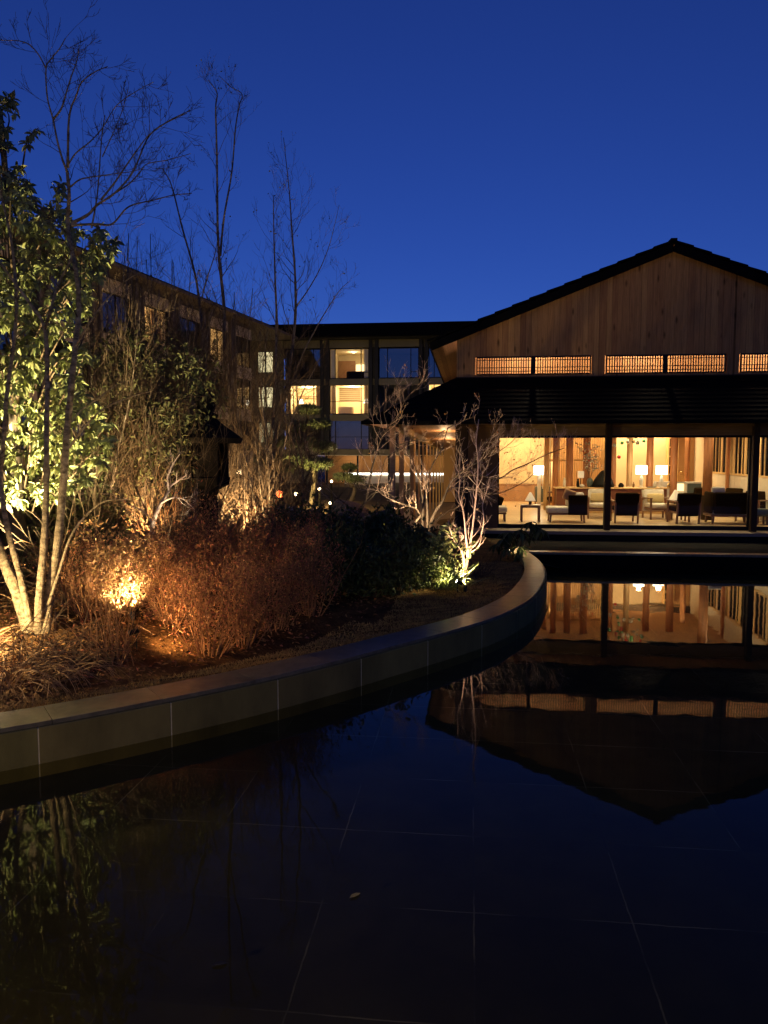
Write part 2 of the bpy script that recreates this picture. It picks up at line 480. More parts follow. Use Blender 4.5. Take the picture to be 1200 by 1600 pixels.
# ------------------------------------------------------------------ mesh builder
class MB:
    def __init__(s):
        s.v = []; s.n = 0; s.f = []; s.mi = []
    def add(s, verts, faces):
        verts = np.asarray(verts, dtype=np.float64).reshape(-1, 3)
        faces = np.asarray(faces, dtype=np.int64)
        s.v.append(verts); s.f.append(faces + s.n)
        s.n += len(verts)
    def poly(s, pts):
        s.add([tuple(p) for p in pts], [list(range(len(pts)))])
    def box(s, x0, x1, y0, y1, z0, z1):
        v = [(x0, y0, z0), (x1, y0, z0), (x1, y1, z0), (x0, y1, z0), (x0, y0, z1), (x1, y0, z1), (x1, y1, z1), (x0, y1, z1)]
        s.add(v, [(0, 3, 2, 1), (4, 5, 6, 7), (0, 1, 5, 4), (1, 2, 6, 5), (2, 3, 7, 6), (3, 0, 4, 7)])
    def rbox(s, x0, x1, y0, y1, z0, z1, r=0.02, seg=2, rot=None):
        bm = bmesh.new()
        bmesh.ops.create_cube(bm, size=1)
        c = Vector(((x0 + x1) / 2, (y0 + y1) / 2, (z0 + z1) / 2))
        for v in bm.verts:
            v.co = Vector((v.co.x * (x1 - x0), v.co.y * (y1 - y0), v.co.z * (z1 - z0)))
        bmesh.ops.bevel(bm, geom=list(bm.edges), offset=r, segments=seg, affect='EDGES', profile=0.5)
        for v in bm.verts:
            if rot is not None: v.co = rot @ v.co
            v.co += c
        s.bm(bm)
    def bm(s, bm):
        bm.verts.index_update()
        off = s.n
        s.v.append(np.array([v.co[:] for v in bm.verts], dtype=np.float64)); s.n += len(bm.verts)
        by = {}
        for f in bm.faces:
            by.setdefault(len(f.verts), []).append([v.index for v in f.verts])
        for k, fl in by.items():
            s.f.append(np.array(fl, dtype=np.int64) + off)
        bm.free()
    def obox(s, c, ax, ay, az, hx, hy, hz):          # box along given axes
        c = np.array(c); A = np.array([ax, ay, az])
        sg = np.array([(-1, -1, -1), (1, -1, -1), (1, 1, -1), (-1, 1, -1), (-1, -1, 1), (1, -1, 1), (1, 1, 1), (-1, 1, 1)]) * np.array([hx, hy, hz])
        s.add(c + sg @ A, [(0, 3, 2, 1), (4, 5, 6, 7), (0, 1, 5, 4), (1, 2, 6, 5), (2, 3, 7, 6), (3, 0, 4, 7)])
    def bar(s, a, b, w, h=None):
        a = Vector(a); b = Vector(b); d = (b - a); ln = d.length; d.normalize()
        up = Vector((0, 0, 1)) if abs(d.z) < 0.95 else Vector((0, 1, 0))
        x = d.cross(up).normalized(); y = x.cross(d)
        s.obox((a + b) / 2, x, y, d, w / 2, (h or w) / 2, ln / 2)
    def tube(s, pts, radii, k=6, cap=True):
        p = np.array([tuple(q) for q in pts], dtype=np.float64)
        n = len(p)
        t = np.gradient(p, axis=0)
        t /= (np.linalg.norm(t, axis=1, keepdims=True) + 1e-9)
        ref = np.array([0, 0, 1.0]) if abs(t[0][2]) < 0.9 else np.array([1.0, 0, 0])
        x = np.cross(t[0], ref); x /= np.linalg.norm(x)
        rings = []
        ang = np.linspace(0, 2 * PI, k, endpoint=False)
        for i in range(n):
            x = x - t[i] * np.dot(x, t[i]); x /= (np.linalg.norm(x) + 1e-9)
            y = np.cross(t[i], x)
            rings.append(p[i] + radii[i] * (np.outer(np.cos(ang), x) + np.outer(np.sin(ang), y)))
        v = np.concatenate(rings)
        i = np.arange(n - 1)[:, None] * k; j = np.arange(k)[None, :]; j2 = (j + 1) % k
        f = np.stack([i + j, i + j2, i + k + j2, i + k + j], axis=-1).reshape(-1, 4)
        s.add(v, f)
        if cap and radii[-1] > 0.004:
            s.f.append(np.array([[s.n - k + q for q in range(k)]], dtype=np.int64))
            s.f.append(np.array([[s.n - n * k + q for q in range(k)][::-1]], dtype=np.int64))
    def lathe(s, prof, k=16, c=(0, 0, 0), sq=False, rot=0.0):
        ang = np.linspace(0, 2 * PI, k, endpoint=False) + rot
        v = np.concatenate([np.stack([r * np.cos(ang) + c[0], r * np.sin(ang) + c[1], np.full(k, z + c[2])], axis=1) for r, z in prof])
        n = len(prof)
        i = np.arange(n - 1)[:, None] * k; j = np.arange(k)[None, :]; j2 = (j + 1) % k
        s.add(v, np.stack([i + j, i + j2, i + k + j2, i + k + j], axis=-1).reshape(-1, 4))
        if prof[0][0] > 1e-4: s.f.append(np.array([[s.n - n * k + q for q in range(k)][::-1]]))
        if prof[-1][0] > 1e-4: s.f.append(np.array([[s.n - k + q for q in range(k)]]))
    def leaves(s, pos, d, up, ln, wd, fold=0.25, droop=0.15):
        """folded six point leaves"""
        pos = np.asarray(pos); d = np.asarray(d); up = np.asarray(up)
        N = len(pos)
        if N == 0: return
        ln = np.broadcast_to(np.asarray(ln, dtype=float), (N,))[:, None]; wd = np.broadcast_to(np.asarray(wd, dtype=float), (N,))[:, None]
        d = d / (np.linalg.norm(d, axis=1, keepdims=True) + 1e-9)
        sd = np.cross(d, up); sd /= (np.linalg.norm(sd, axis=1, keepdims=True) + 1e-9)
        nn = np.cross(sd, d)
        base = pos
        m1 = pos + d * ln * 0.35 - nn * ln * droop * 0.15
        m2 = pos + d * ln * 0.70 - nn * ln * droop * 0.55
        tip = pos + d * ln - nn * ln * droop * 1.2
        lift = nn * wd * fold
        l1 = m1 + sd * wd * 0.5 + lift; r1 = m1 - sd * wd * 0.5 + lift
        l2 = m2 + sd * wd * 0.42 + lift; r2 = m2 - sd * wd * 0.42 + lift
        v = np.stack([base, m1, m2, tip, l1, l2, r1, r2], axis=1).reshape(-1, 3)
        o = s.n + np.arange(N)[:, None] * 8
        s.v.append(v); s.n += len(v)
        for pat in ((0, 1, 4), (0, 6, 1), (2, 3, 5), (2, 7, 3)):
            s.f.append(np.concatenate([o + q for q in pat], axis=1))
        for pat in ((1, 2, 5, 4), (1, 6, 7, 2)):
            s.f.append(np.concatenate([o + q for q in pat], axis=1))
    def flakes(s, pos, d, up, ln, wd):
        """small two triangle leaves"""
        N = len(pos)
        if N == 0: return
        ln = np.broadcast_to(np.asarray(ln, dtype=float), (N,))[:, None]; wd = np.broadcast_to(np.asarray(wd, dtype=float), (N,))[:, None]
        d = d / (np.linalg.norm(d, axis=1, keepdims=True) + 1e-9)
        sd = np.cross(d, up); sd /= (np.linalg.norm(sd, axis=1, keepdims=True) + 1e-9)
        nn = np.cross(sd, d)
        v = np.stack([pos, pos + d * ln * .5 + sd * wd * .5 + nn * wd * .2, pos + d * ln, pos + d * ln * .5 - sd * wd * .5 + nn * wd * .2], axis=1).reshape(-1, 3)
        o = s.n + np.arange(N)[:, None] * 4
        s.v.append(v); s.n += len(v)
        for pat in ((0, 1, 2), (0, 2, 3)):
            s.f.append(np.concatenate([o + q for q in pat], axis=1))
    def build(s, name, m, parent=None, smooth=False, loc=None, rotz=None):
        me = bpy.data.meshes.new(name)
        v = np.concatenate(s.v) if s.v else np.zeros((0, 3))
        me.vertices.add(len(v)); me.vertices.foreach_set("co", v.astype(np.float32).ravel())
        tot = []; loops = []
        for f in s.f:
            f = np.atleast_2d(f)
            tot.append(np.full(len(f), f.shape[1])); loops.append(f.ravel())
        tot = np.concatenate(tot); loops = np.concatenate(loops)
        me.loops.add(len(loops)); me.loops.foreach_set("vertex_index", loops.astype(np.int32))
        me.polygons.add(len(tot))
        st = np.concatenate([[0], np.cumsum(tot)[:-1]])
        me.polygons.foreach_set("loop_start", st.astype(np.int32))
        me.polygons.foreach_set("loop_total", tot.astype(np.int32))
        me.polygons.foreach_set("use_smooth", np.full(len(tot), bool(smooth)))
        me.update(calc_edges=True); me.validate()
        me.materials.append(m)
        o = bpy.data.objects.new(name, me)
        COL.objects.link(o)
        if parent is not None: o.parent = parent
        if loc is not None: o.location = loc
        if rotz is not None: o.rotation_euler = (0, 0, rotz)
        return o

def smooth_path(pts, n):
    p = [Vector(q) for q in pts]
    p = [p[0] * 2 - p[1]] + p + [p[-1] * 2 - p[-2]]
    out = []
    m = len(p) - 3
    for i in range(n + 1):
        t = i / n * m; k = min(int(t), m - 1); f = t - k
        a, b, c, d = p[k:k + 4]
        out.append(0.5 * ((2 * b) + (c - a) * f + (2 * a - 5 * b + 4 * c - d) * f * f + (3 * b - a - 3 * c + d) * f ** 3))
    return out

def rv(rng):
    while True:
        v = Vector((rng.uniform(-1, 1), rng.uniform(-1, 1), rng.uniform(-1, 1)))
        if 0.05 < v.length < 1: return v.normalized()

def grow(mb, rng, p, d, ln, r, depth, wig=0.22, up=0.12, kids=(3, 5), ratio=0.55, spread=0.8, tips=None, seg=5, flat=1.0):
    pts = [p.copy()]; d = d.normalized(); q = p.copy()
    dirs = []
    for i in range(seg):
        d = (d + rv(rng) * wig + Vector((0, 0, up))).normalized()
        q = q + d * (ln / seg)
        pts.append(q.copy()); dirs.append(d.copy())
    rr = [max(0.0016, r * (1 - 0.75 * i / seg)) for i in range(seg + 1)]
    mb.tube(pts, rr, 5 if r > 0.012 else (4 if r > 0.006 else 3), cap=False)
    if tips is not None: tips.append((pts[-1].copy(), d.copy(), depth)); tips.append((pts[seg // 2].copy(), dirs[seg // 2].copy(), depth))
    if depth <= 0: return
    for i in range(rng.randint(*kids)):
        f = rng.uniform(0.2, 0.98); k = min(int(f * seg), seg - 1); g = f * seg - k
        b = pts[k].lerp(pts[k + 1], g)
        side = rv(rng); side.y *= flat
        side = (side - dirs[k] * side.dot(dirs[k])).normalized()
        nd = (dirs[k] + side * spread * rng.uniform(.6, 1.3)).normalized()
        grow(mb, rng, b, nd, ln * ratio * rng.uniform(.6, 1.2), max(0.0018, rr[k] * 0.6), depth - 1, wig, up, kids, ratio, spread, tips, max(3, seg - 1), flat)

def stem(mb, tw, rng, pts, r0, r1, k=8, twigs=0, tl=0.8, t0=0.3, depth=1, spread=0.9, tips=None, up=0.12, kids=(2, 4), wob=0.0, tr=0.35):
    path = smooth_path(pts, max(12, len(pts) * 5))
    n = len(path)
    if wob:
        ph = rng.uniform(0, 6)
        path = [q + Vector((math.sin(i * .9 + ph) * wob, math.cos(i * .7 + ph) * wob, 0)) for i, q in enumerate(path)]
    rad = [r0 + (r1 - r0) * (i / (n - 1)) ** 0.6 for i in range(n)]
    mb.tube(path, [a * (1 + 0.06 * math.sin(i * 1.7)) for i, a in enumerate(rad)], k)
    for i in range(twigs):
        f = t0 + (1 - t0) * (i + rng.random()) / twigs
        j = min(int(f * (n - 1)), n - 2)
        d = (path[j + 1] - path[j]).normalized()
        s = rv(rng); s.z *= .5
        s = (s - d * s.dot(d)).normalized()
        grow(tw, rng, path[j], (d * .7 + s * spread), tl * rng.uniform(.5, 1.15) * (1.15 - .5 * f), max(.0028, rad[j] * tr), depth, tips=tips, up=up, kids=kids)
    return path

# ================================================================== SETTING
FACE = [(-9.0, 3.6), (-6.6, 4.05), (-5.0, 4.45), (-3.8, 4.92), (-2.82, 5.48), (-2.19, 5.89), (-1.28, 6.57), (-0.50, 7.27), (0.16, 7.95), (0.72, 8.53),
        (1.40, 9.33), (2.03, 10.45), (2.46, 11.70), (2.78, 13.0), (2.95, 14.3), (2.97, 15.62)]
fp = smooth_path([(a, b, 0) for a, b in FACE], 260)
fa = np.array([(q.x, q.y) for q in fp])
seg_l = np.linalg.norm(np.diff(fa, axis=0), axis=1)
arc = np.concatenate([[0], np.cumsum(seg_l)])
tan = np.gradient(fa, axis=0); tan /= np.linalg.norm(tan, axis=1, keepdims=True)
inw = np.stack([-tan[:, 1], tan[:, 0]], axis=1)        # towards the garden bed
def at_arc(s):
    return np.array([np.interp(s, arc, fa[:, 0]), np.interp(s, arc, fa[:, 1])]), np.array([np.interp(s, arc, inw[:, 0]), np.interp(s, arc, inw[:, 1])])
def xc(y):
    return np.interp(y, fa[:, 1], fa[:, 0])
TOP = 0.31

def gz(x, y):
    """height of the garden bed"""
    x = np.asarray(x, float); y = np.asarray(y, float)
    d = np.maximum(0, (xc(np.clip(y, 3.6, 15.6)) - x)) * 0.8
    s = np.clip((d - 0.6) / 3.0, 0, 1); s = s * s * (3 - 2 * s)
    far = np.clip((y - 12.5) / 4.5, 0, 1); far = far * far * (3 - 2 * far)
    h = 0.285 + 0.30 * s * (1 - far) - 0.12 * far
    h = h + 0.03 * np.sin(x * 2.1 + y * .7) * np.sin(y * 1.7) * s
    return h

def struct(name, mb, m, parent=None, **kw):
    o = mb.build(name, m, parent, **kw)
    if parent is None: o['kind'] = 'structure'
    return o

# far ground, courtyard, terrace behind the photographer
b = MB(); b.box(-400, 400, -120, 500, -1.2, -0.9); struct("ground", b, MT['far_ground'])
b = MB()
xs = np.linspace(-34, 30, 65); ys = np.linspace(15.3, 75, 61)
X, Y = np.meshgrid(xs, ys)
Z = 0.12 - 0.008 * (Y - 17) - 0.25 * ((X > 3.0) & (Y < 22)) + 0.10 * np.sin(X * .5) * np.sin(Y * .33) * np.clip((Y - 20) / 8, 0, 1)
n = len(xs)
idx = np.arange(len(ys) - 1)[:, None] * n + np.arange(n - 1)[None, :]
b.add(np.stack([X, Y, Z], -1).reshape(-1, 3), np.stack([idx, idx + 1, idx + n + 1, idx + n], -1).reshape(-1, 4))
struct("courtyard", b, MT['court'], smooth=True)
# garden bed terrain
b = MB()
rows = []
ys = np.concatenate([np.linspace(3.7, 15.5, 100), np.linspace(15.7, 21.5, 24)])
for y in ys:
    xe = xc(min(y, 15.6)) - (0.26 if y < 15.6 else 0.4)
    tt = np.linspace(0, 1, 90) ** 1.35
    rows.append(np.stack([xe - tt * (xe + 24), np.full(90, y), np.zeros(90)], 1))
G_ = np.array(rows); G_[:, :, 2] = gz(G_[:, :, 0], G_[:, :, 1])
rs = np.random.RandomState(4)
G_[:, :, 2] += rs.uniform(-.012, .012, G_.shape[:2])
n = 90
idx = np.arange(len(ys) - 1)[:, None] * n + np.arange(n - 1)[None, :]
b.add(G_.reshape(-1, 3), np.stack([idx + 1, idx, idx + n, idx + n + 1], -1).reshape(-1, 4))
struct("garden_bed", b, MT['soil'], smooth=True)
b = MB(); b.box(-14, 14, -7, 1.0, -0.9, 0.35); struct("terrace", b, MT['terrace'])
# pond
b = MB(); b.poly([(-25, 1.0, 0), (30, 1.0, 0), (30, 17, 0), (-25, 17, 0)])
b2 = MB()
pw = fa.copy()
ring = [(30, 1.0), (30, 12.4)] + [tuple(L(6, -4.98)[:2])] + [(2.9, 15.7)] + [tuple(q) for q in (fa + inw * 0.03)[::-4]] + [(-9.0, 1.0)]
bm = bmesh.new()
vs = [bm.verts.new((x, y, 0)) for x, y in ring]
f = bm.faces.new(vs); bmesh.ops.triangulate(bm, faces=[f])
for f in bm.faces:
    if f.normal.z < 0: f.normal_flip()
w = MB(); w.bm(bm)
struct("pond_water", w, MT['water'])
w = MB()
w.poly([(-14, -20.5, -0.1), (18, -20.5, -0.1), (18, -4.9, -0.1), (-14, -4.9, -0.1)])
struct("pond_floor", w, MT['pond_tile'], loc=tuple(ORG), rotz=-TH)
# dark gravel bed between pond wall and lodge
w = MB(); w.box(-0.1, 14, -4.75, -0.66, -0.5, 0.06)
struct("gravel_bed", w, MT['darkbed'], loc=tuple(ORG), rotz=-TH)

# ---------------------------------------------------------------- planter wall
pwall = thing("planter_wall", "long curved stone clad wall with polished coping between pond and garden bed", "garden wall", (0, 0, 0))
mort = MB(); panels = MB(); cop = MB()
J = 1.02
s0 = arc[-1] % J
cuts = [s0 + J * k + 0.18 for k in range(-1, int(arc[-1] / J) + 1)]
cuts = [c for c in cuts if 0 <= c < arc[-1]] + [arc[-1]]
prev = 0.0
for c in cuts:
    a0, a1 = prev + 0.005, c - 0.005
    prev = c
    if a1 - a0 < .05: continue
    m_ = max(3, int((a1 - a0) / .12))
    V = []; 
    for i in range(m_ + 1):
        q, nrm = at_arc(a0 + (a1 - a0) * i / m_)
        for off, z in ((0, -0.3), (0, 0.272), (0.006, 0.279), (0.05, 0.279)):
            V.append((*(q + nrm * off), z))
    idx = (np.arange(m_)[:, None] * 4 + np.arange(3)[None, :]).reshape(-1)
    panels.add(V, np.stack([idx, idx + 4, idx + 5, idx + 1], 1))
V = []
for i in range(len(fa)):
    for off, z in ((0.003, -0.3), (0.003, 0.272), (0.09, 0.272), (0.09, -0.3)):
        V.append((*(fa[i] + inw[i] * off), z))
idx = (np.arange(len(fa) - 1)[:, None] * 4 + np.arange(3)[None, :]).reshape(-1)
mort.add(V, np.stack([idx, idx + 4, idx + 5, idx + 1], 1))
# coping slabs
prev = 0.0
J2 = 0.86
k = 0
while prev < arc[-1] - .05:
    c = min(arc[-1], prev + (J2 if prev < 14 else 0.42))
    a0, a1 = prev + 0.003, c - 0.003
    prev = c
    m_ = 8
    V = []
    for i in range(m_ + 1):
        q, nrm = at_arc(a0 + (a1 - a0) * i / m_)
        wd = 0.40 - 0.10 * max(0, min(1, (q[1] - 10) / 5))
        for off, z in ((0.035, 0.25), (0.035, TOP - .004), (0.039, TOP), (0.035 + wd - .004, TOP), (0.035 + wd, TOP - .004), (0.035 + wd, 0.15)):
            V.append((*(q + nrm * off), z))
    idx = (np.arange(m_)[:, None] * 6 + np.arange(5)[None, :]).reshape(-1)
    cop.add(V, np.stack([idx, idx + 6, idx + 7, idx + 1], 1))
    cop.f.append(np.array([[cop.n - (m_ + 1) * 6 + q for q in range(6)][::-1]])); cop.f.append(np.array([[cop.n - 6 + q for q in range(6)]]))
panels.build("stone_cladding", MT['wall_panel'], pwall)
mort.build("mortar_joint", MT['mortar'], pwall)
cop.build("coping", MT['coping'], pwall, smooth=False)

# ---------------------------------------------------------------- low straight pond wall
fw = thing("pond_wall", "low straight dark wall closing the far side of the pond below the lodge", "pond wall", tuple(ORG), -TH)
w = MB()
for i in range(13):
    w.box(0.36 + i * 1.03, 0.36 + i * 1.03 + 1.022, -4.98, -4.80, -0.3, 0.262)
w.build("stone_cladding", MT['tile'], fw)
w = MB()
for i in range(13):
    w.rbox(0.3 + i * 1.03, 0.3 + i * 1.03 + 1.026, -5.0, -4.72, 0.264, 0.31, 0.006, 1)
w.build("coping", MT['coping'], fw)

# ================================================================== LODGE
lodge = thing("lodge", "timber lodge with a boarded gable, black tiled roofs and a glowing lounge behind glass", "building", tuple(ORG), -TH)
def part(name, mb, m, parent=lodge, **kw):
    return mb.build(name, MT[m], parent, **kw)
RU, RZ = 4.43, 7.62             # ridge
SL = 0.39
def roofz(u): return RZ - SL * abs(u - RU)
# gable wall with the slots of the lattice windows left open
ZB, ZL0, ZL1 = 4.36, 4.41, 4.905
g = MB()
PAIRS = [(-0.66, 2.45), (2.78, 5.91), (6.22, 9.34)]
VW = 0.6
def gpoly(pts):
    f_ = [(u, VW, z) for u, z in pts]; g.poly(f_)
    g.poly([(u, VW + 0.12, z) for u, z in pts][::-1])
edges = [-1.16]
for a, c in PAIRS: edges += [a, c]
edges.append(10.02)
gpoly([(-1.16, ZL1), (10.02, ZL1), (10.02, roofz(10.02)), (RU, RZ), (-1.16, roofz(-1.16))])
gpoly([(-1.16, ZB), (10.02, ZB), (10.02, ZL0), (-1.16, ZL0)])
for i in range(0, len(edges), 2):
    gpoly([(edges[i], ZL0), (edges[i + 1], ZL0), (edges[i + 1], ZL1), (edges[i], ZL1)])
for a, c in PAIRS:                          # reveals
    g.poly([(a, VW, ZL1), (c, VW, ZL1), (c, VW + .12, ZL1), (a, VW + .12, ZL1)])
    g.poly([(a, VW, ZL0), (a, VW + .12, ZL0), (c, VW + .12, ZL0), (c, VW, ZL0)])
part("gable_wall", g, 'gable')
w = MB(); w.box(-1.19, 10.05, VW - .03, VW + .02, ZB - .06, ZB + .0); part("gable_sill", w, 'darkwood')
w = MB(); w.box(-1.16, -1.04, VW + .12, 26, 3.6, 5.4); w.box(9.9, 10.02, VW + .12, 26, 3.6, 5.4); part("side_wall", w, 'plaster_dark')
# lattice windows
for a, c in PAIRS:
    h = (a + c) / 2
    for x0, x1 in ((a + .03, h - .03), (h + .03, c - .03)):
        fr = MB()
        for q in ((x0, x1, ZL0 + .003, ZL0 + .033), (x0, x1, ZL1 - .033, ZL1 - .003)):
            fr.box(q[0], q[1], VW - .022, VW + .05, q[2], q[3])
        fr.box(x0, x0 + .03, VW - .022, VW + .05, ZL0 + .033, ZL1 - .033); fr.box(x1 - .03, x1, VW - .022, VW + .05, ZL0 + .033, ZL1 - .033)
        wdw = part("lattice_window", fr, 'black')
        la = MB()
        nb = 22
        for i in range(1, nb):
            x = x0 + .03 + (x1 - x0 - .06) * i / nb
            la.box(x - .0135, x + .0135, VW - .008, VW + .012, ZL0 + .033, ZL1 - .033)
        for z in (ZL0 + .10, ZL0 + .20, ZL1 - .10):
            la.box(x0 + .03, x1 - .03, VW + .013, VW + .025, z - .010, z + .010)
        la.build("lattice", MT['black'], wdw)
        pn = MB(); pn.box(x0 + .03, x1 - .03, VW + .055, VW + .06, ZL0 + .033, ZL1 - .033)
        pn.build("pane", MT['glass'], wdw)
for a, c in PAIRS:
    w = MB(); w.box((a + c) / 2 - .03, (a + c) / 2 + .03, VW - .03, VW + .06, ZL0 + .003, ZL1 - .003); part("window_mullion", w, 'black')
# loft behind the lattice
w = MB()
w.poly([(-1, VW + .13, 4.2), (9.9, VW + .13, 4.2), (9.9, 3.2, 4.2), (-1, 3.2, 4.2)])
w.poly([(-1, 3.2, 4.2), (9.9, 3.2, 4.2), (9.9, 3.2, 5.3), (RU, 3.2, 7.4), (-1, 3.2, 5.3)])
part("loft_lining", w, 'ceil')
# main roof: stepped courses of tiles on both slopes
w = MB()
V0, V1 = 0.40, 27
for sgn in (-1, 1):
    nC = 14
    run = 6.35
    for i in range(nC):
        d0, d1 = run * i / nC, run * (i + 1) / nC + .05
        z0 = RZ + .20 - SL * d0 ; z1 = RZ + .20 - SL * d1 + .035
        u0, u1 = RU + sgn * d0, RU + sgn * d1
        pts = [(u0, z0), (u1, z1), (u1, z1 - .05), (u0, z0 - .06)]
        if sgn > 0: pts = pts[::-1]
        k = len(pts)
        w.add([(u, V0, z) for u, z in pts] + [(u, V1, z) for u, z in pts],
              [[j, (j + 1) % k, k + (j + 1) % k, k + j] for j in range(k)] + [list(range(k))[::-1] , [k + j for j in range(k)]])
w.box(RU - .08, RU + .08, V0 - .02, V1, RZ + .12, RZ + .235)
mroof = part("roof", w, 'tile')
w = MB()                                     # soffit and barge boards
for sgn in (-1, 1):
    u0, u1 = RU, RU + sgn * 6.33
    z0, z1 = RZ + .095, RZ + .095 - SL * 6.33
    pts = [(u0, V0 + .03, z0), (u1, V0 + .03, z1), (u1, V1, z1), (u0, V1, z0)]
    w.poly(pts if sgn > 0 else pts[::-1])
w.build("soffit", MT['soffit'], mroof)
w = MB()
for sgn in (-1, 1):
    a = Vector((RU, V0 + .015, RZ + .01)); c = Vector((RU + sgn * 6.3, V0 + .015, RZ + .01 - SL * 6.3))
    w.bar(a, c, .03, .22)
w.build("barge_board", MT['tile'], mroof)
# lower hipped roof, stepped courses
EU, EV, EZ = -3.55, -1.2, 3.10
TU, TV, TZ = -1.15, 0.62, 4.36
w = MB()
nC = 11
for i in range(nC):
    f0, f1 = i / nC, (i + 1) / nC
    lip = .014
    def q(f, up=0): return (EU + (TU - EU) * f, EV + (TV - EV) * f, EZ + (TZ - EZ) * f + up)
    a = q(f0, lip); c = q(f1, 0)
    e0 = q(f0, 0)
    R0 = 12.8 - 2.8 * f0; R1 = 12.8 - 2.8 * f1
    w.poly([(a[0], a[1], a[2]), (R0, a[1], a[2]), (R1, c[1], c[2]), (c[0], c[1], c[2])])
    w.poly([(e0[0], e0[1], e0[2]), (R0, e0[1], e0[2]), (R0, a[1], a[2]), (a[0], a[1], a[2])])
    w.poly([(a[0], 30, a[2]), (a[0], a[1], a[2]), (c[0], c[1], c[2]), (c[0], 30, c[2])])
    w.poly([(e0[0], 30, e0[2]), (e0[0], e0[1], e0[2]), (a[0], a[1], a[2]), (a[0], 30, a[2])])
w.box(EU, 12.8, EV, EV + .03, EZ - .07, EZ)
w.box(EU, EU + .03, EV + .03, 30, EZ - .07, EZ)
lroof = part("lower_roof", w, 'tile')
w = MB()
w.poly([(EU + .03, EV + .03, EZ - .05), (EU + .03, -.02, EZ - .02), (12.7, -.02, EZ - .02), (12.7, EV + .03, EZ - .05)])
w.build("soffit", MT['soffit'], lroof)
w = MB()
w.poly([(EU + .03, -.02, EZ - .02), (EU + .03, 28, EZ - .02), (-3.02, 28, EZ - .02), (-3.02, -.02, EZ - .02)])
w.build("side_soffit", MT['soffit'], lroof)

# front: posts, beam, veranda
w = MB(); w.box(-1.17, -.83, -.05, .30, .30, 3.06); part("corner_post", w, 'darkwood')
w = MB(); w.box(-.83, -.03, .0, .14, .30, 3.06); part("front_wall", w, 'plaster_dark')
w = MB(); w.box(10.03, 11.9, .0, .14, .302, 2.757); part("front_wall", w, 'plaster_dark')
w = MB(); w.box(11.9, 12.0, .15, 27, .1, 3.6); part("outer_wall", w, 'plaster_dark')
w = MB(); w.box(-.03, 12, -.02, .14, 2.76, 3.06); part("lintel_beam", w, 'beam')
w = MB(); w.box(-1.2, 12, -.70, -.02, .215, .30); part("veranda_edge", w, 'sill')
w = MB(); w.box(-1.1, 12, -.62, .3, -.4, .213); part("foundation", w, 'darkbed')
for u in (2.77, 6.40, 10.02):
    w = MB(); w.rbox(u - .075, u + .075, -.37, -.22, .302, 3.055, .008, 1); part("veranda_post", w, 'darkwood')
for x0, x1 in ((0, 2.74), (2.80, 6.37), (6.43, 9.99)):
    w = MB()
    w.box(x0 - .03, x1 + .03, .02, .10, .302, .40); w.box(x0 - .03, x1 + .03, .02, .10, 2.70, 2.758)
    w.box(x0 - .03, x0, .02, .10, .40, 2.70); w.box(x1, x1 + .03, .02, .10, .40, 2.70)
    wd = part("lounge_window", w, 'black')
    p = MB(); p.box(x0, x1, .055, .065, .40, 2.70); p.build("pane", MT['glass'], wd)
# inside
FZ, CZ = 0.40, 3.62
w = MB(); w.poly([(-.9, .10, FZ), (11.5, .10, FZ), (11.5, 11.2, FZ), (-.9, 11.2, FZ)]); part("floor", w, 'oak_floor')
w = MB(); w.poly([(-.9, .14, CZ), (-.9, 11.2, CZ), (11.5, 11.2, CZ), (11.5, .14, CZ)]); part("ceiling", w, 'ceil')
w = MB(); w.box(-1.0, 12, .16, .24, 2.765, 3.9); part("inner_lintel", w, 'white')
w = MB()
w.box(-1.05, -.9, .141, 11, FZ, CZ)                         # left wall
w.box(-.9, 2.3, 9.5, 9.6, 1.05, CZ)
part("side_wall", w, 'cream')
w = MB(); w.box(-.9, 2.3, 9.46, 9.58, FZ, 1.05); w.box(-.9, 2.3, 9.44, 9.46, 1.05, 1.09); part("wainscot", w, 'wainscot')
w = MB(); w.box(2.3, 4.45, 9.0, 9.1, FZ, CZ); part("back_wall", w, 'ochre_wall')
w = MB(); w.box(4.45, 6.75, 8.5, 8.6, FZ, 3.36); part("back_wall", w, 'cream')
w = MB(); w.box(2.3, 7.36, 8.42, 8.48, 3.36, CZ); part("frieze", w, 'darkwood')
w = MB(); w.box(6.75, 7.36, 8.5, 8.6, FZ, 3.36); part("back_wall", w, 'ochre_wall')
# right hand wall with dark windows over pale boards
w = MB()
w.box(7.37, 7.47, 6.9, 8.6, FZ, CZ)
for i in range(12):
    w.box(7.37, 7.40 + .015 * (i % 2), -.0 + .3 + i * .55, -.0 + .3 + i * .55 + .54, FZ, 1.58)
w.box(7.40, 7.46, .3, 6.9, FZ, 1.6)
w.box(7.37, 7.47, .3, 6.9, 2.95, CZ)
part("right_wall", w, 'white')
for v0 in (.4, 2.57, 4.74):
    w = MB()
    w.box(7.36, 7.46, v0, v0 + .05, 1.601, 2.949); w.box(7.36, 7.46, v0 + 2.0, v0 + 2.05, 1.601, 2.949)
    w.box(7.36, 7.46, v0 + .05, v0 + 2.0, 1.601, 1.66); w.box(7.36, 7.46, v0 + .05, v0 + 2.0, 2.89, 2.949)
    for k in (.35, .7, 1.05, 1.4, 1.7): w.box(7.385, 7.415, v0 + k, v0 + k + (.16 if k in (.7, 1.7) else .03), 1.66, 2.89)
    wd = part("inner_window", w, 'log_pale')
    p = MB(); p.box(7.42, 7.43, v0 + .05, v0 + 2.0, 1.66, 2.89); p.build("pane", MT['glass'], wd)
for v in (2.5, 4.67, 6.86):
    w = MB(); w.box(7.28, 7.36, v - .06, v + .06, FZ, CZ); part("wall_post", w, 'log')
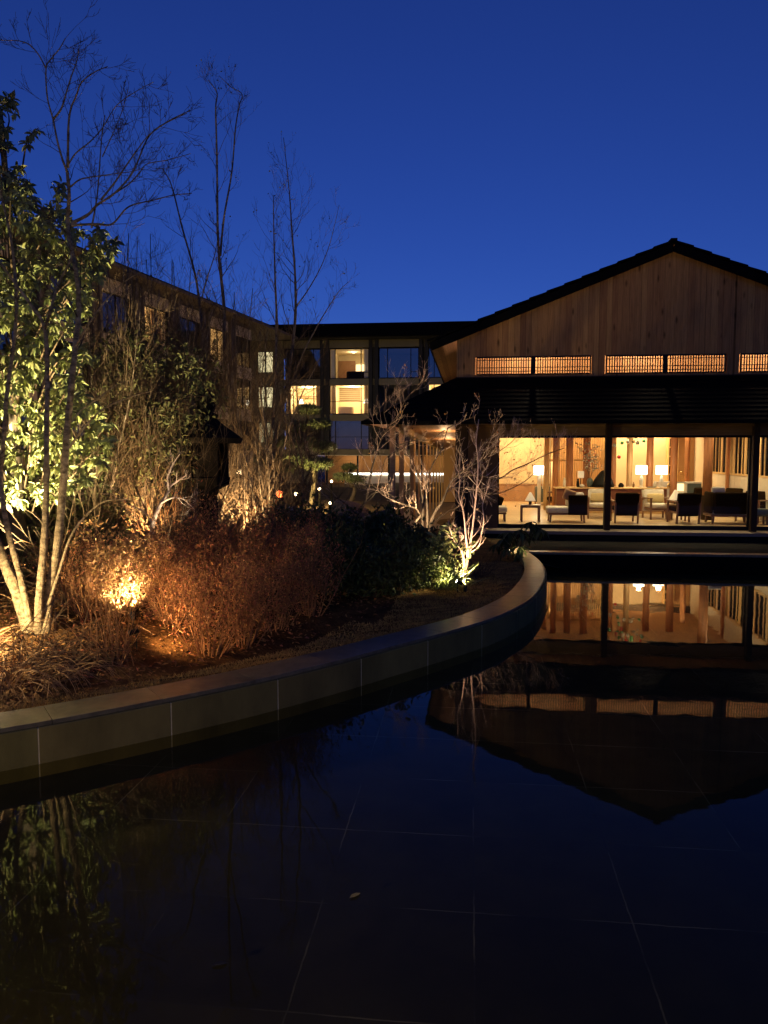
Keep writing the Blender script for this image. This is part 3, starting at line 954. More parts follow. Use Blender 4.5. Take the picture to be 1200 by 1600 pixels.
w = MB(); w.box(7.6, 7.7, .0, 9, FZ, CZ); part("store_wall", w, 'darkbed')
# log columns
rng = random.Random(5)
for u, v, r, m_ in ((1.75, 5.3, .085, 'log_pale'), (1.98, 4.7, .10, 'log'), (2.43, 4.7, .11, 'log'), (2.96, 4.7, .12, 'log'), (3.86, 5.2, .12, 'log'),
                    (4.41, 5.2, .095, 'log_pale'), (5.05, 5.2, .11, 'log'), (5.81, 5.2, .12, 'log'), (3.35, 7.6, .09, 'log'), (2.2, 7.6, .07, 'log_pale'), (6.6, 6.6, .09, 'log')):
    w = MB()
    prof = [(r * (1 + rng.uniform(-.05, .05)), FZ + (CZ - FZ) * i / 8) for i in range(9)]
    w.lathe(prof, 14, (u, v, 0)); part("log_column", w, m_, smooth=True)
w = MB(); w.lathe([(.13, 1.1), (.125, 2.0), (.13, CZ)], 16, (5.93, 2.0, 0)); col = part("log_column", w, 'log', smooth=True)
w = MB(); w.lathe([(.15, FZ), (.15, 1.1), (.131, 1.101)], 16, (5.93, 2.0, 0)); w.build("column_base", MT['darkwood'], col)
# golden slat screen
for x0, x1 in ((1.95, 2.75), (2.85, 4.0)):
    w = MB()
    for i in range(int((x1 - x0) / .075)):
        w.box(x0 + i * .075, x0 + i * .075 + .028, 6.8, 6.85, FZ + .06, CZ - .06)
    w.box(x0 - .02, x1, 6.79, 6.86, FZ, FZ + .06); w.box(x0 - .02, x1, 6.79, 6.86, CZ - .06, CZ)
    w.box(x0 - .02, x1, 6.77, 6.79, 2.0, 2.06)
    part("slat_screen", w, 'slat')
# shelf niche in the back wall
w = MB()
w.box(6.36, 6.40, 8.2, 8.5, FZ, 3.3); w.box(6.68, 6.72, 8.2, 8.5, FZ, 3.3)
for i in range(9): w.box(6.40, 6.68, 8.2, 8.5, .5 + i * .33, .53 + i * .33)
sh = part("wall_shelf", w, 'log_pale')
w = MB(); w.box(6.40, 6.68, 8.46, 8.49, FZ, 3.3); w.build("shelf_back", MT['darkwood'], sh)
# downlights in the lounge ceiling; the row nearest the glass is added for warmth
for u, v in ((0.6, .9), (2.4, .9), (4.3, .9), (6.2, .9), (1.0, 2.4), (4.0, 2.4), (6.4, 2.4), (1.0, 6.2), (4.0, 6.6), (6.4, 6.4)):
    w = MB(); w.lathe([(.075, CZ - .012), (.055, CZ - .012), (.055, CZ - .004)], 16, (u, v, 0))
    dl = part("downlight", w, 'black')
    w = MB(); w.lathe([(0, CZ - .006), (.054, CZ - .006)], 16, (u, v, 0)); w.build("lens", MT['down_lit'], dl)
    lamp("downlight_lamp", 'SPOT', (u, v, CZ - .02), 370 if v > 1 else 150, (1.0, 0.80, 0.45), lodge, .05, (u, v, 0), 150, .9)
# wash lights over the back wall and loft lights behind the lattice
for u in (0.6, 5.5):
    lamp("wall_wash_lamp", 'AREA', (u, 7.9, CZ - .08), 120, (1.0, 0.70, 0.34), lodge, (2.0, .1), (u, 9.4, 1.2))
lamp("slat_wash_lamp", 'AREA', (3.0, 7.6, CZ - .1), 150, (1.0, 0.70, 0.32), lodge, (2.0, .2), (3.0, 9.0, 1.4))
for u in (1.0, 4.4, 7.9):
    w = MB(); w.lathe([(.05, 5.72), (.05, 5.76), (.01, 5.80)], 10, (u, 2.0, 0)); hl = part("loft_pendant", w, 'brass')
    w = MB(); w.lathe([(0, 5.64), (.05, 5.68), (.048, 5.715)], 10, (u, 2.0, 0)); w.build("bulb", MT['down_lit'], hl)
    lamp("loft_lamp", 'POINT', (u, 1.9, 5.55), 250, (1.0, 0.78, 0.52), lodge, .08)

# covered walk on the left flank
SX = [(-2.94, .8), (-2.90, 3.2), (-2.80, 6.2)]
for u, v in SX:
    w = MB(); w.rbox(u - .075, u + .075, v - .075, v + .075, .1, 3.06, .008, 1); part("walk_post", w, 'sill')
w = MB(); w.bar((-2.72, 1.0, 3.0), (-1.95, 12.2, 2.46), .14, .20); part("walk_beam", w, 'beam')
w = MB(); w.poly([(-2.70, .9, 3.06), (-1.92, 12.2, 2.52), (-1.2, 12.2, 2.52), (-1.2, .3, 3.06)][::-1]); part("walk_ceiling", w, 'ceil')
w = MB()
for i in range(9):
    f = i / 8; v = 4.0 + f * 8.2; u = -2.55 + f * .58
    zt = 2.95 - (v - 1) * .048
    w.box(u - .028, u + .028, v - .03, v + .03, .12, zt)
part("walk_screen", w, 'slat')
w = MB(); w.box(-3.2, -1.17, .3, 13, -.2, .10); part("walk_floor", w, 'sill')
w = MB(); w.box(-1.17, -1.07, .3, 13, .1, 3.06); part("flank_wall", w, 'plaster_dark')
w = MB(); w.box(-1.95, -1.18, 13.4, 13.5, .1, 2.52); part("walk_end_wall", w, 'ochre_wall')
for v in (2.6, 6.5):
    w = MB(); w.lathe([(.05, 3.0 - .048 * v), (.045, 2.97 - .048 * v), (.0, 2.97 - .048 * v)], 12, (-1.55, v, 0)); wl = part("walk_light", w, 'linen')
    lamp("walk_lamp", 'POINT', (-1.55, v, 2.85 - .048 * v), 34, (1.0, 0.60, 0.30), lodge, .05)

lamp('eave_fill', 'POINT', (-3.3, 3.0, 2.75), 10, (1.0, .5, .24), lodge, .05)  # unseen light without a fixture, added to warm the left soffit
lamp('eave_fill', 'POINT', (-3.3, .6, 2.75), 7, (1.0, .5, .24), lodge, .05)  # second added soffit light, nearer the front corner
# ================================================================== LOUNGE FURNITURE
def LW(u, v, z=FZ): return L(u, v, z)
def armchair(name, label, loc, rotz, seat_m, back_m, cushion=None, group='armchairs in the lounge'):
    t = thing(name, label, 'armchair', loc, rotz, group)      # faces local -y
    for sx in (-1, 1):
        for y in (-.30, .32):
            w = MB(); w.bar((sx * .30, y, 0), (sx * .30, y + (.06 if y > 0 else 0), .60 if y < 0 else .62), .045); w.build('leg', MT['walnut'], t)
        w = MB(); w.bar((sx * .31, -.36, .61), (sx * .31, .36, .585), .07, .035); w.build('armrest', MT['walnut'], t)
    w = MB(); w.box(-.28, .28, -.30, .30, .27, .32); w.build('seat_frame', MT['walnut'], t)
    w = MB(); w.rbox(-.275, .275, -.33, .26, .321, .45, .04); w.build('seat', MT[seat_m], t, smooth=True)
    rt = Matrix.Rotation(R(-12), 3, 'X')
    w = MB(); w.rbox(-.30, .30, .24, .34, .34, .84, .04, rot=rt); w.build('backrest', MT[seat_m], t, smooth=True)
    w = MB(); w.rbox(-.31, .31, .345, .385, .20, .82, .012, rot=rt); w.build('back_panel', MT[back_m], t)
    if cushion:
        w = MB(); w.rbox(-.24, .24, .10, .22, .46, .72, .05, rot=rt); w.build('cushion', MT[cushion], t, smooth=True)
    return t
LR = -TH
armchair('armchair', 'dark backed armchair seen from behind just right of the left veranda post', LW(3.44, .92), LR + PI, 'charcoal', 'charcoal')
armchair('armchair', 'dark backed armchair seen from behind in front of the lit corner cabinet', LW(5.0, .92), LR + PI + R(8), 'charcoal', 'charcoal')
armchair('armchair', 'cream armchair with a cushion half hidden behind the left veranda post', LW(2.98, 2.25), LR + R(-8), 'linen', 'linen', 'mustard')
armchair('armchair', 'cream armchair with a wide mustard cushion in front of the wooden counter', LW(4.62, 2.2), LR + R(8), 'linen', 'linen', 'mustard')
armchair('armchair', 'dark armchair seen side on left of the counter beside the grey green cabinet', LW(2.1, 5.0), LR - PI / 2, 'charcoal', 'charcoal')
armchair('armchair', 'dark low armchair right of the round column under the inner windows', LW(6.25, 4.2), LR + PI + R(20), 'charcoal', 'charcoal')
armchair('armchair', 'small dark armchair against the pale boards behind the black sofa', LW(6.9, 3.4), LR + R(-60), 'charcoal', 'charcoal')
armchair('armchair', 'dark armchair right of the right veranda post beside a green stool', LW(7.0, 1.55), LR + R(-40), 'charcoal', 'charcoal')

t = thing('daybed', 'cream daybed with a black back panel and tan cushion left of the lounge', 'daybed', LW(1.87, .92), LR)
w = MB(); w.rbox(-.52, .52, -.32, .34, .27, .42, .04); w.build('seat', MT['linen'], t, smooth=True)
w = MB(); w.box(-.50, .52, -.30, .32, .21, .268); w.build('seat_frame', MT['walnut'], t)
w = MB(); w.rbox(.02, .53, -.40, -.33, .22, .76, .02); w.build('back_panel', MT['charcoal'], t)
w = MB(); w.rbox(.02, .52, .2, .36, .43, .8, .05); w.build('backrest', MT['linen'], t, smooth=True)
w = MB(); w.rbox(-.16, .16, -.05, .05, 0, .30, .04, rot=Matrix.Rotation(R(18), 3, 'Y')); c_ = w.build('cushion', MT['rust'], t, smooth=True); c_.location = (.06, -.2, .60)
for sx in (-.45, .47):
    for y in (-.26, .27):
        w = MB(); w.bar((sx, y, 0), (sx * .96, y, .21), .045); w.build('leg', MT['walnut'], t)

t = thing('sofa', 'curved black sofa on wooden legs left of the right veranda post', 'sofa', LW(6.15, .95), LR)
w = MB(); w.rbox(-.50, .62, -.36, .36, .26, .42, .05); w.build('seat', MT['linen'], t, smooth=True)
w = MB(); w.rbox(-.46, .64, -.42, -.31, .28, .86, .05); w.rbox(-.53, -.43, -.36, .30, .28, .86, .05); w.build('back_panel', MT['charcoal'], t, smooth=True)
w = MB(); w.box(-.52, .62, -.38, .34, .20, .258); w.build('seat_frame', MT['walnut'], t)
for sx in (-.46, .56):
    for y in (-.32, .28):
        w = MB(); w.bar((sx, y, 0), (sx * .95, y, .20), .05); w.build('leg', MT['walnut'], t)
w = MB(); w.rbox(-.18, .18, -.05, .05, -.14, .14, .045); c_ = w.build('cushion', MT['linen'], t, smooth=True); c_.location = (-.30, -.2, .86)

t = thing('sofa', 'pale sofa end with a black cushion at the far left of the lounge window', 'sofa', LW(.06, 1.1), LR)
w = MB(); w.rbox(-.62, .20, -.35, .35, .24, .42, .05); w.build('seat', MT['linen'], t, smooth=True)
w = MB(); w.rbox(-.15, .12, -.06, .06, -.14, .14, .05, rot=Matrix.Rotation(R(20), 3, 'Y')); c_ = w.build('cushion', MT['charcoal'], t, smooth=True); c_.location = (-.02, .1, .55)
w = MB(); w.box(-.60, .18, -.32, .32, .2, .238); w.build('seat_frame', MT['walnut'], t)
for sx in (-.55, .14):
    for y in (-.28, .28):
        w = MB(); w.bar((sx, y, 0), (sx * .95, y, .2), .045); w.build('leg', MT['walnut'], t)

t = thing('footstool', 'low green grey stool beside the right veranda post', 'stool', LW(6.95, .75), LR)
w = MB(); w.rbox(-.17, .17, -.18, .18, .22, .42, .04); w.build('seat', MT['green_cab'], t, smooth=True)
for sx in (-.13, .13):
    for y in (-.13, .13):
        w = MB(); w.bar((sx, y, 0), (sx, y, .22), .04); w.build('leg', MT['walnut'], t)

def side_table(label, loc, w_, h_):
    t = thing('side_table', label, 'side table', loc, LR)
    w = MB(); w.rbox(-w_ / 2, w_ / 2, -.24, .24, h_ - .03, h_, .006, 1); w.build('table_top', MT['oak_floor'], t)
    for sx in (-1, 1):
        for sy in (-1, 1):
            w = MB(); w.bar((sx * (w_ / 2 - .04), sy * .2, 0), (sx * (w_ / 2 - .04), sy * .2, h_ - .03), .04); w.build('leg', MT['walnut'], t)
    w = MB(); w.box(-w_ / 2 + .03, w_ / 2 - .03, -.2, -.18, h_ - .08, h_ - .031); w.build('apron', MT['walnut'], t)
def paper_lamp(label, loc, s=1.0):
    t = thing('paper_lamp', label, 'lamp', loc, LR + R(20), 'folded paper lamps')
    w = MB(); w.lathe([(.045, 0), (.045, .09), (.02, .10)], 8); w.build('lamp_base', MT['darkwood'], t)
    w = MB(); w.lathe([(.15 * s, .10), (.155 * s, .12), (.03 * s, .33 * s), (0, .34 * s)], 4, rot=PI / 4); w.build('lamp_shade', MT['paper_lit'], t)
side_table('small walnut side table holding the paper lamp near the left window edge', LW(.9, .95), .56, .47)
paper_lamp('pyramid shaped paper lamp on the small walnut side table', LW(.9, .95, FZ + .47))
side_table('walnut side table tucked behind the right dark backed armchair', LW(5.02, 1.75), .5, .47)
paper_lamp('pyramid shaped paper lamp rising behind the right dark backed armchair', LW(5.0, 1.75, FZ + .47), 1.15)

# reception counter and its lamps
t = thing('reception_counter', 'long mahogany counter with a pale top across the middle of the lounge', 'counter', LW(3.7, 4.3), LR)
w = MB(); w.box(-1.75, 1.62, -.3, .3, 0, .77); w.build('front_panel', MT['desk'], t)
w = MB(); w.rbox(-1.8, 1.68, -.36, .36, .772, .815, .008, 1); w.build('counter_top', MT['log_pale'], t)
w = MB(); w.box(-1.72, 1.6, -.33, -.302, 0, .07); w.build('plinth', MT['slat'], t)
def table_lamp(label, loc):
    t = thing('table_lamp', label, 'table lamp', loc, LR, 'lamps on the counter')
    w = MB(); w.lathe([(.08, 0), (.085, .015), (.04, .03), (.055, .10), (.06, .22), (.04, .34), (.015, .36), (.015, .42)], 16); w.build('lamp_base', MT['linen'], t, smooth=True)
    w = MB(); w.lathe([(.17, .41), (.175, .42), (.17, .68), (.165, .685)], 24); w.build('lamp_shade', MT['shade_lit'], t, smooth=True)
    lamp('table_lamp_glow', 'POINT', (0, 0, .75), 14, (1, .74, .42), t, .08)
table_lamp('lit drum shade table lamp on the counter left of a red column', LW(4.58, 4.2, FZ + .815))
table_lamp('lit drum shade table lamp on the counter right of a red column', LW(5.19, 4.2, FZ + .815))
t = thing('floor_lamp', 'white drum shade lamp on a tall twin stem by the left back wall', 'floor lamp', LW(1.74, 7.4), LR)
w = MB(); w.lathe([(.14, 0), (.14, .03), (.03, .04)], 20); w.build('lamp_base', MT['brass'], t)
w = MB(); w.box(-.10, .02, -.04, .04, .04, 1.12); w.box(.07, .10, -.02, .02, .6, 1.12); w.build('lamp_stem', MT['linen'], t)
w = MB(); w.lathe([(.24, 1.10), (.245, 1.11), (.24, 1.42), (.235, 1.425)], 24); w.build('lamp_shade', MT['shade_lit'], t, smooth=True)
lamp('floor_lamp_glow', 'POINT', (0, -.2, 1.5), 18, (1, .74, .42), t, .08)

def cabinet(label, loc, w_, h_, d_, m_):
    t = thing('cabinet', label, 'cabinet', loc, LR)
    w = MB(); w.rbox(-w_ / 2, w_ / 2, -d_ / 2, d_ / 2, .08, h_, .01, 1); w.build('carcass', MT[m_], t)
    w = MB()
    for sx in (-1, 1): w.box(sx * w_ / 2 - .03 * (sx > 0), sx * w_ / 2 + .03 * (sx < 0), -d_ / 2, d_ / 2, 0, .08)
    w.build('foot', MT['walnut'], t)
    w = MB(); w.box(-w_ / 2 + .02, -.004, -d_ / 2 - .012, -d_ / 2 - .001, .10, h_ - .02); w.box(.004, w_ / 2 - .02, -d_ / 2 - .012, -d_ / 2 - .001, .10, h_ - .02)
    w.build('door', MT[m_], t)
    return t
cabinet('grey green cabinet behind the floor lamp', LW(2.0, 8.2), .75, .65, .4, 'green_cab')
t = thing('display_cabinet', 'pale cabinet with two lit niches standing by the back corner', 'cabinet', LW(5.95, 5.4), LR)
w = MB(); w.box(-.6, -.25, -.2, .2, 0, .95); w.box(.28, .75, -.2, .2, 0, .95); w.box(-.25, .28, .1, .2, 0, .95); w.box(-.25, .28, -.2, .1, .9, .95); w.box(-.25, .28, -.2, .1, .6, .63); w.box(-.25, .28, -.2, .1, 0, .3)
w.build('carcass', MT['linen'], t)
for z0, z1 in ((.30, .60), (.63, .90)):
    w = MB(); w.box(-.24, .27, .085, .095, z0 + .01, z1 - .01); w.build('niche', MT['niche_lit'], t)
w = MB(); w.box(.30, .73, -.215, -.202, .3, .9); w.build('door', MT['green_cab'], t)
# things on the counter and cabinet
t = thing('glass_cloche', 'wire bird cage standing on the pale display cabinet', 'bird cage', LW(6.1, 5.4, FZ + .95), LR)
w = MB()
for k in range(10):
    a = 2 * PI * k / 10
    w.tube([(.10 * math.cos(a), .10 * math.sin(a), .02), (.11 * math.cos(a), .11 * math.sin(a), .2), (.07 * math.cos(a), .07 * math.sin(a), .3), (0, 0, .34)], [.005] * 4, 4)
w.build('wire', MT['brass'], t)
w = MB(); w.lathe([(.12, 0), (.12, .02)], 16); w.build('cage_base', MT['brass'], t)
t = thing('dome_ornament', 'black domed ornament with a green crescent on the counter behind the left post', 'ornament', LW(3.42, 4.25, FZ + .815), LR)
w = MB()
prof = [(0, .0), (.34, .0), (.335, .10), (.27, .25), (.18, .38), (.08, .50), (0, .54)]
w.lathe(prof[1:], 20); w.build('dome', MT['black'], t, smooth=True)
w = MB(); w.tube([(.11 + .09 * math.cos(a), -.31 + .1 * math.sin(a) * 0, .13 + .1 * math.sin(a)) for a in np.linspace(PI * .45, PI * 1.5, 9)], [.006, .014, .02, .024, .026, .024, .02, .014, .006], 6); w.build('crescent', MT['bauble_green'], t)
rng = random.Random(8)
for label, u, m_, h_, r_ in (('small black vase on the counter between the red columns', 2.62, 'black', .26, .05), ('squat cream bowl on the counter beside the left red column', 2.75, 'linen', .10, .09),
                      ('slim amber bottle on the counter at the foot of the pale column', 4.33, 'bauble_brown', .17, .035), ('low grey tray on the counter near the left table lamp', 4.85, 'green_cab', .03, .14),
                      ('small white jar on the counter between the two table lamps', 4.98, 'linen', .2, .06), ('round dark pot on the counter just right of the domed ornament', 3.95, 'black', .14, .09), ('tall cream flask on the counter at the far left end', 2.2, 'linen', .3, .05), ('brass cup on the counter right of the right table lamp', 5.4, 'brass', .16, .06)):
    o = thing('counter_vessel', label, 'vessel', LW(u, 4.12, FZ + .815), LR)
    w = MB(); w.lathe([(r_ * .8, 0), (r_, h_ * .3), (r_ * .95, h_ * .6), (r_ * .5, h_ * .85)], 14); w.build('vessel_body', MT[m_], o, smooth=True)
    w = MB(); w.lathe([(r_ * .5, h_ * .852), (r_ * .62, h_)], 14); w.build('vessel_rim', MT[m_], o)
# tall branch arrangement on the counter
t = thing('branch_arrangement', 'tall vase of pale blossoming branches with red berries standing on the counter', 'flower arrangement', LW(3.02, 4.3, FZ + .815), LR)
w = MB(); w.lathe([(.07, 0), (.10, .08), (.10, .2), (.05, .28)], 14); w.build('vase', MT['green_cab'], t, smooth=True)
rng = random.Random(44); w = MB(); tp = []
for k in range(9): grow(w, rng, Vector((0, 0, .26)), Vector((rng.gauss(0, .3), rng.gauss(0, .25), 1)), rng.uniform(.7, 1.15), .008, 1, wig=.2, kids=(3, 5), tips=tp)
w.build('branches', MT['walnut'], t)
for nm, m_, n_, r_ in (('blossoms', 'linen', 170, .028), ('berries', 'red', 26, .026)):
    w = MB()
    for i in range(n_):
        q = tp[rng.randrange(len(tp))][0] + rv(rng) * .05
        w.lathe([(0, -r_), (r_, 0), (0, r_)], 5, tuple(q))
    w.build(nm, MT[m_], t)
t = thing('desk_lantern', 'small square paper lantern lamp on the counter behind the daybed', 'lamp', LW(2.75, 4.45, FZ + .815), LR)
w = MB(); w.box(-.05, .05, -.05, .05, 0, .03); w.box(-.015, .015, -.015, .015, .03, .28); w.build('lamp_base', MT['black'], t)
w = MB(); w.rbox(-.09, .09, -.09, .09, .28, .5, .01, 1); w.build('lamp_shade', MT['paper_lit'], t)
# hanging mobile of glass baubles
t = thing('bauble_mobile', 'hanging cluster of clear, green and red glass baubles on threads above the chairs', 'hanging ornament', LW(3.85, 2.5, CZ), LR)
w = MB(); w.box(-.5, .5, -.3, -.27, -.05, -.003); w.box(-.5, .5, .27, .3, -.05, -.003); w.build('rail', MT['slat'], t)
rng = random.Random(12)
spots = [(3.424, 2.517, 'bauble_clear', .06), (3.641, 2.591, 'bauble_green', .05), (3.804, 2.629, 'bauble_clear', .055), (3.968, 2.628, 'bauble_brown', .045), (4.078, 2.591, 'bauble_clear', .06), (4.257, 2.647, 'bauble_green', .05), (3.56, 2.18, 'red', .055)]
spots = [(u - 3.85, 0, z, m_, r_) for u, z, m_, r_ in spots]
for i in range(26):
    spots.append((rng.uniform(-.5, .5), rng.uniform(-.4, .4), rng.uniform(2.78, 3.35), rng.choice(['bauble_clear', 'bauble_clear', 'bauble_clear', 'bauble_green', 'red', 'bauble_brown']), rng.uniform(.045, .065)))
for x, y, z, m_, r_ in spots:
    zz = z - CZ
    w = MB(); w.lathe([(r_ * math.sin(a), zz - r_ * math.cos(a)) for a in np.linspace(0.05, PI - .05, 9)], 12, (x, y, 0))
    ob = w.build('bauble', MT[m_], t, smooth=True)
    w = MB(); w.bar((x, y, zz + r_), (x, y, -.003), .004); w.build('thread', MT['brass'], ob)

# ================================================================== HOTEL WINGS
def far_window(t, f, u0, u1, z0, z1, v, splits, glass_m, frame=.05, hsplit=None):
    """window in a facade: frame, bars, pane; local frame of t"""
    w = MB()
    w.box(u0, u1, v - .03, v + .05, z0, z0 + frame); w.box(u0, u1, v - .03, v + .05, z1 - frame, z1)
    for x in [u0 + frame / 2] + [u0 + (u1 - u0) * q for q in splits] + [u1 - frame / 2]:
        w.box(x - frame / 2, x + frame / 2, v - .028, v + .048, z0 + frame, z1 - frame)
    if hsplit:
        a = u0 + (u1 - u0) * hsplit[0]
        w.box(a, u1 - frame, v - .024, v + .044, z0 + (z1 - z0) * hsplit[1], z0 + (z1 - z0) * hsplit[1] + .04)
    fr = w.build('window', MT['black'], t)
    p = MB(); p.poly([(u0, v + .02, z0), (u1, v + .02, z0), (u1, v + .02, z1), (u0, v + .02, z1)])
    p.build('pane', MT[glass_m], fr)
    return fr

def room(t, u0, u1, z0, z1, v, depth, wall_m, power, col=(1, .74, .42), extra=None):
    w = MB()
    w.poly([(u0, v, z0), (u1, v, z0), (u1, v + depth, z0), (u0, v + depth, z0)])
    w.poly([(u0, v, z1), (u0, v + depth, z1), (u1, v + depth, z1), (u1, v, z1)])
    w.poly([(u0, v, z0), (u0, v + depth, z0), (u0, v + depth, z1), (u0, v, z1)])
    w.poly([(u1, v, z0), (u1, v, z1), (u1, v + depth, z1), (u1, v + depth, z0)])
    w.poly([(u0, v + depth, z0), (u1, v + depth, z0), (u1, v + depth, z1), (u0, v + depth, z1)])
    r = w.build('room', MT[wall_m], t)
    if power:
        w = MB(); w.lathe([(.12, z1 - .05), (.12, z1 - .02), (.02, z1 - .01)], 10, ((u0 + u1) / 2, v + depth * .5, 0)); w.build('ceiling_light', MT['down_lit'], r)
        lamp('room_lamp', 'POINT', ((u0 + u1) / 2, v + depth * .45, z1 - .25), power, col, t, .15)
    return r

hotel = thing("hotel_wing", "long three storey hotel wing with a flat black roof closing the courtyard, some rooms lit", "building", tuple(L(0, 40)), -TH)
BAYS = [(-19.2, -15.6), (-15.55, -12.63), (-11.94, -8.76), (-8.02, -4.82), (-4.10, -0.9), (-.2, 3.0), (3.7, 6.9)]
STO = [(8.22, 10.32), (5.42, 7.5), (2.62, 4.7)]
def hw(name, mb, m): return mb.build(name, MT[m], hotel)
w = MB()
w.box(-24, 14, -1.6, 12, 11.15, 12.12); rf = hw('roof', w, 'tile')
w = MB(); w.box(-23.6, 14, -1.2, 0, 11.08, 11.147); w.build('eave_soffit', MT['hotel_pier'], rf)
for z0, z1 in ((10.5, 11.08), (7.55, 8.05), (4.75, 5.25), (2.05, 2.5)):
    w = MB(); w.box(-19, 12, .0, .25, z0, z1); hw('spandrel', w, 'hotel_wall')
for i in range(1, len(BAYS)):
    a, c = BAYS[i - 1][1], BAYS[i][0]
    if i > 1:
        w = MB()
        w.box(a, a + (c - a) * .36, -.25, .3, 2.05, 11.08); w.box(c - (c - a) * .36, c, -.25, .3, 2.05, 11.08)
        w.box(a + (c - a) * .36, c - (c - a) * .36, .0, .3, 2.05, 11.08)
        hw('pier', w, 'hotel_pier')
w = MB(); w.box(-23, -15.6, -.2, .0, 2.05, 11.08); hw('end_wall', w, 'hotel_wall')
for z0, z1 in ((8.62, 10.2), (5.85, 7.42), (3.05, 4.6)):
    lit = True
    for u0, u1 in ((-17.62, -17.1), (-16.98, -16.46)):
        w = MB(); w.box(u0 - .06, u1 + .06, -.24, -.201, z0 - .06, z0); w.box(u0 - .06, u1 + .06, -.24, -.201, z1, z1 + .06)
        w.box(u0 - .06, u0, -.24, -.201, z0, z1); w.box(u1, u1 + .06, -.24, -.201, z0, z1)
        fr = hw('stair_window', w, 'black')
        w = MB(); w.box(u0, u1, -.225, -.205, z0, z1); w.build('lit_pane', emat('lit stair pane', (1.0, .84, .45), .95 if z0 > 4 else .35), fr)
# storey by storey: which bay is lit
LIT = {(1, 1): 340, (2, 1): 360, (2, 0): 45, (4, 1): 240}
for bi in range(1, 6):
    for si, (z0, z1) in enumerate(STO):
        u0, u1 = BAYS[bi]
        pw_ = LIT.get((bi, si), 0)
        far_window(hotel, None, u0 + .02, u1 - .02, z0 - .15, z1 + .12, .1, (.22, .80) if bi % 2 else (.14, .8), 'glass' if pw_ or (bi == 3 and si > 0) else 'glass_blue', .06, (.8, .2) if bi != 2 or si == 0 else (.0, .42))
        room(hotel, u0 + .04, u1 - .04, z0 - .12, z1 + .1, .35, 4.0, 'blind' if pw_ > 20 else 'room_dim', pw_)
# furnishings of the lit rooms
u0, u1 = BAYS[2]
w = MB()
for k in range(7): w.box(u0 + .75, u1 - .75, .30, .33, 6.35 + k * .16, 6.44 + k * .16)
hw('slat_blind', w, 'rust')
for bi, si in ((1, 1), (2, 1), (2, 0)):
    a, c = BAYS[bi]; z0, z1 = STO[si]
    for x in (a + .1, c - .42):
        w = MB()
        for k in range(4): w.box(x + k * .08, x + k * .08 + .07, .22 + .02 * (k % 2), .27 + .02 * (k % 2), z0 - .1, z1 + .05)
        hw('curtain', w, 'rust' if si else 'linen')
for x, z in ((BAYS[1][0] + .7, 5.3), (BAYS[2][0] + 2.6, 5.3)):
    w = MB(); w.lathe([(.03, z), (.03, z + 1.0)], 8, (x, 2.6, 0)); fl = hw('room_lamp_stem', w, 'black')
    w = MB(); w.lathe([(.22, z + 1.0), (.16, z + 1.35)], 12, (x, 2.6, 0)); w.build('lamp_shade', MT['shade_lit'], fl)
w = MB(); w.rbox(u0 + .5, u0 + 1.7, 1.0, 1.8, 5.3, 5.95, .12); hw('room_sofa', w, 'linen')
w = MB(); w.rbox(u0 + 1.2, u0 + 3.0, 1.0, 1.7, 8.1, 8.75, .1); hw('room_sofa', w, 'charcoal')
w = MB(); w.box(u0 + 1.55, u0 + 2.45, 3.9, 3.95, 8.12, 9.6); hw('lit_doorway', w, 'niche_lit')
w = MB(); w.box(u0 + .05, u0 + 1.5, 3.85, 3.9, 8.12, 9.9); hw('headboard_wall', w, 'wainscot')
u0, u1 = BAYS[1]
w = MB(); w.box(u1 - .8, u1 - .1, 2.5, 2.6, 5.3, 7.0); hw('room_panel', w, 'wainscot')
w = MB(); w.box(u0 + .05, u1 - .1, 3.8, 3.86, 6.9, 7.0); hw('picture_rail', w, 'wainscot')
w = MB(); w.rbox(u0 + .4, u0 + 2.0, 1.0, 2.2, 5.3, 5.75, .1); hw('room_bed', w, 'linen')
# ground storey: lit lobby with a white light line
w = MB(); w.poly([(-13, 3.5, -.5), (3, 3.5, -.5), (3, 3.5, 2.05), (-13, 3.5, 2.05)]); hw('lobby_wall', w, 'ochre_wall')
w = MB(); w.box(-13, 3, .1, 3.5, 1.99, 2.04); hw('lobby_ceiling', w, 'blind')
w = MB(); w.box(-13, 3, .0, 3.5, -.8, -.5); hw('lobby_floor', w, 'oak_floor')
for u in (-12.2, -9.7, -7.2, -4.6, -2.2, 0.2):
    w = MB(); w.box(u - .07, u + .07, .0, .14, -.5, 1.99); hw('lobby_mullion', w, 'black')
w = MB(); w.box(-11.0, 2.0, 1.5, 1.56, .42, .58); hw('light_strip', w, 'led')
w = MB(); w.box(-11.0, 2.0, 1.57, 1.9, -.5, .55); hw('lobby_counter', w, 'white')
for u in (-10.6, -6.5, -2.5): lamp('lobby_lamp', 'POINT', (u, 2.2, 1.7), 40, (1, .68, .36), hotel, .1)
w = MB(); w.box(-24, -13.0, .0, .3, -.9, 2.05); hw('plinth_wall', w, 'hotel_wall')

# left wing running away from the photographer
W0 = Vector((-8.99, 54.8, 0)); WD = Vector((-0.24406, -0.96976, 0))
wing = thing("hotel_side_wing", "side wing with beige panels and tall windows receding behind the garden trees", "building", tuple(W0), math.atan2(WD.y, WD.x))
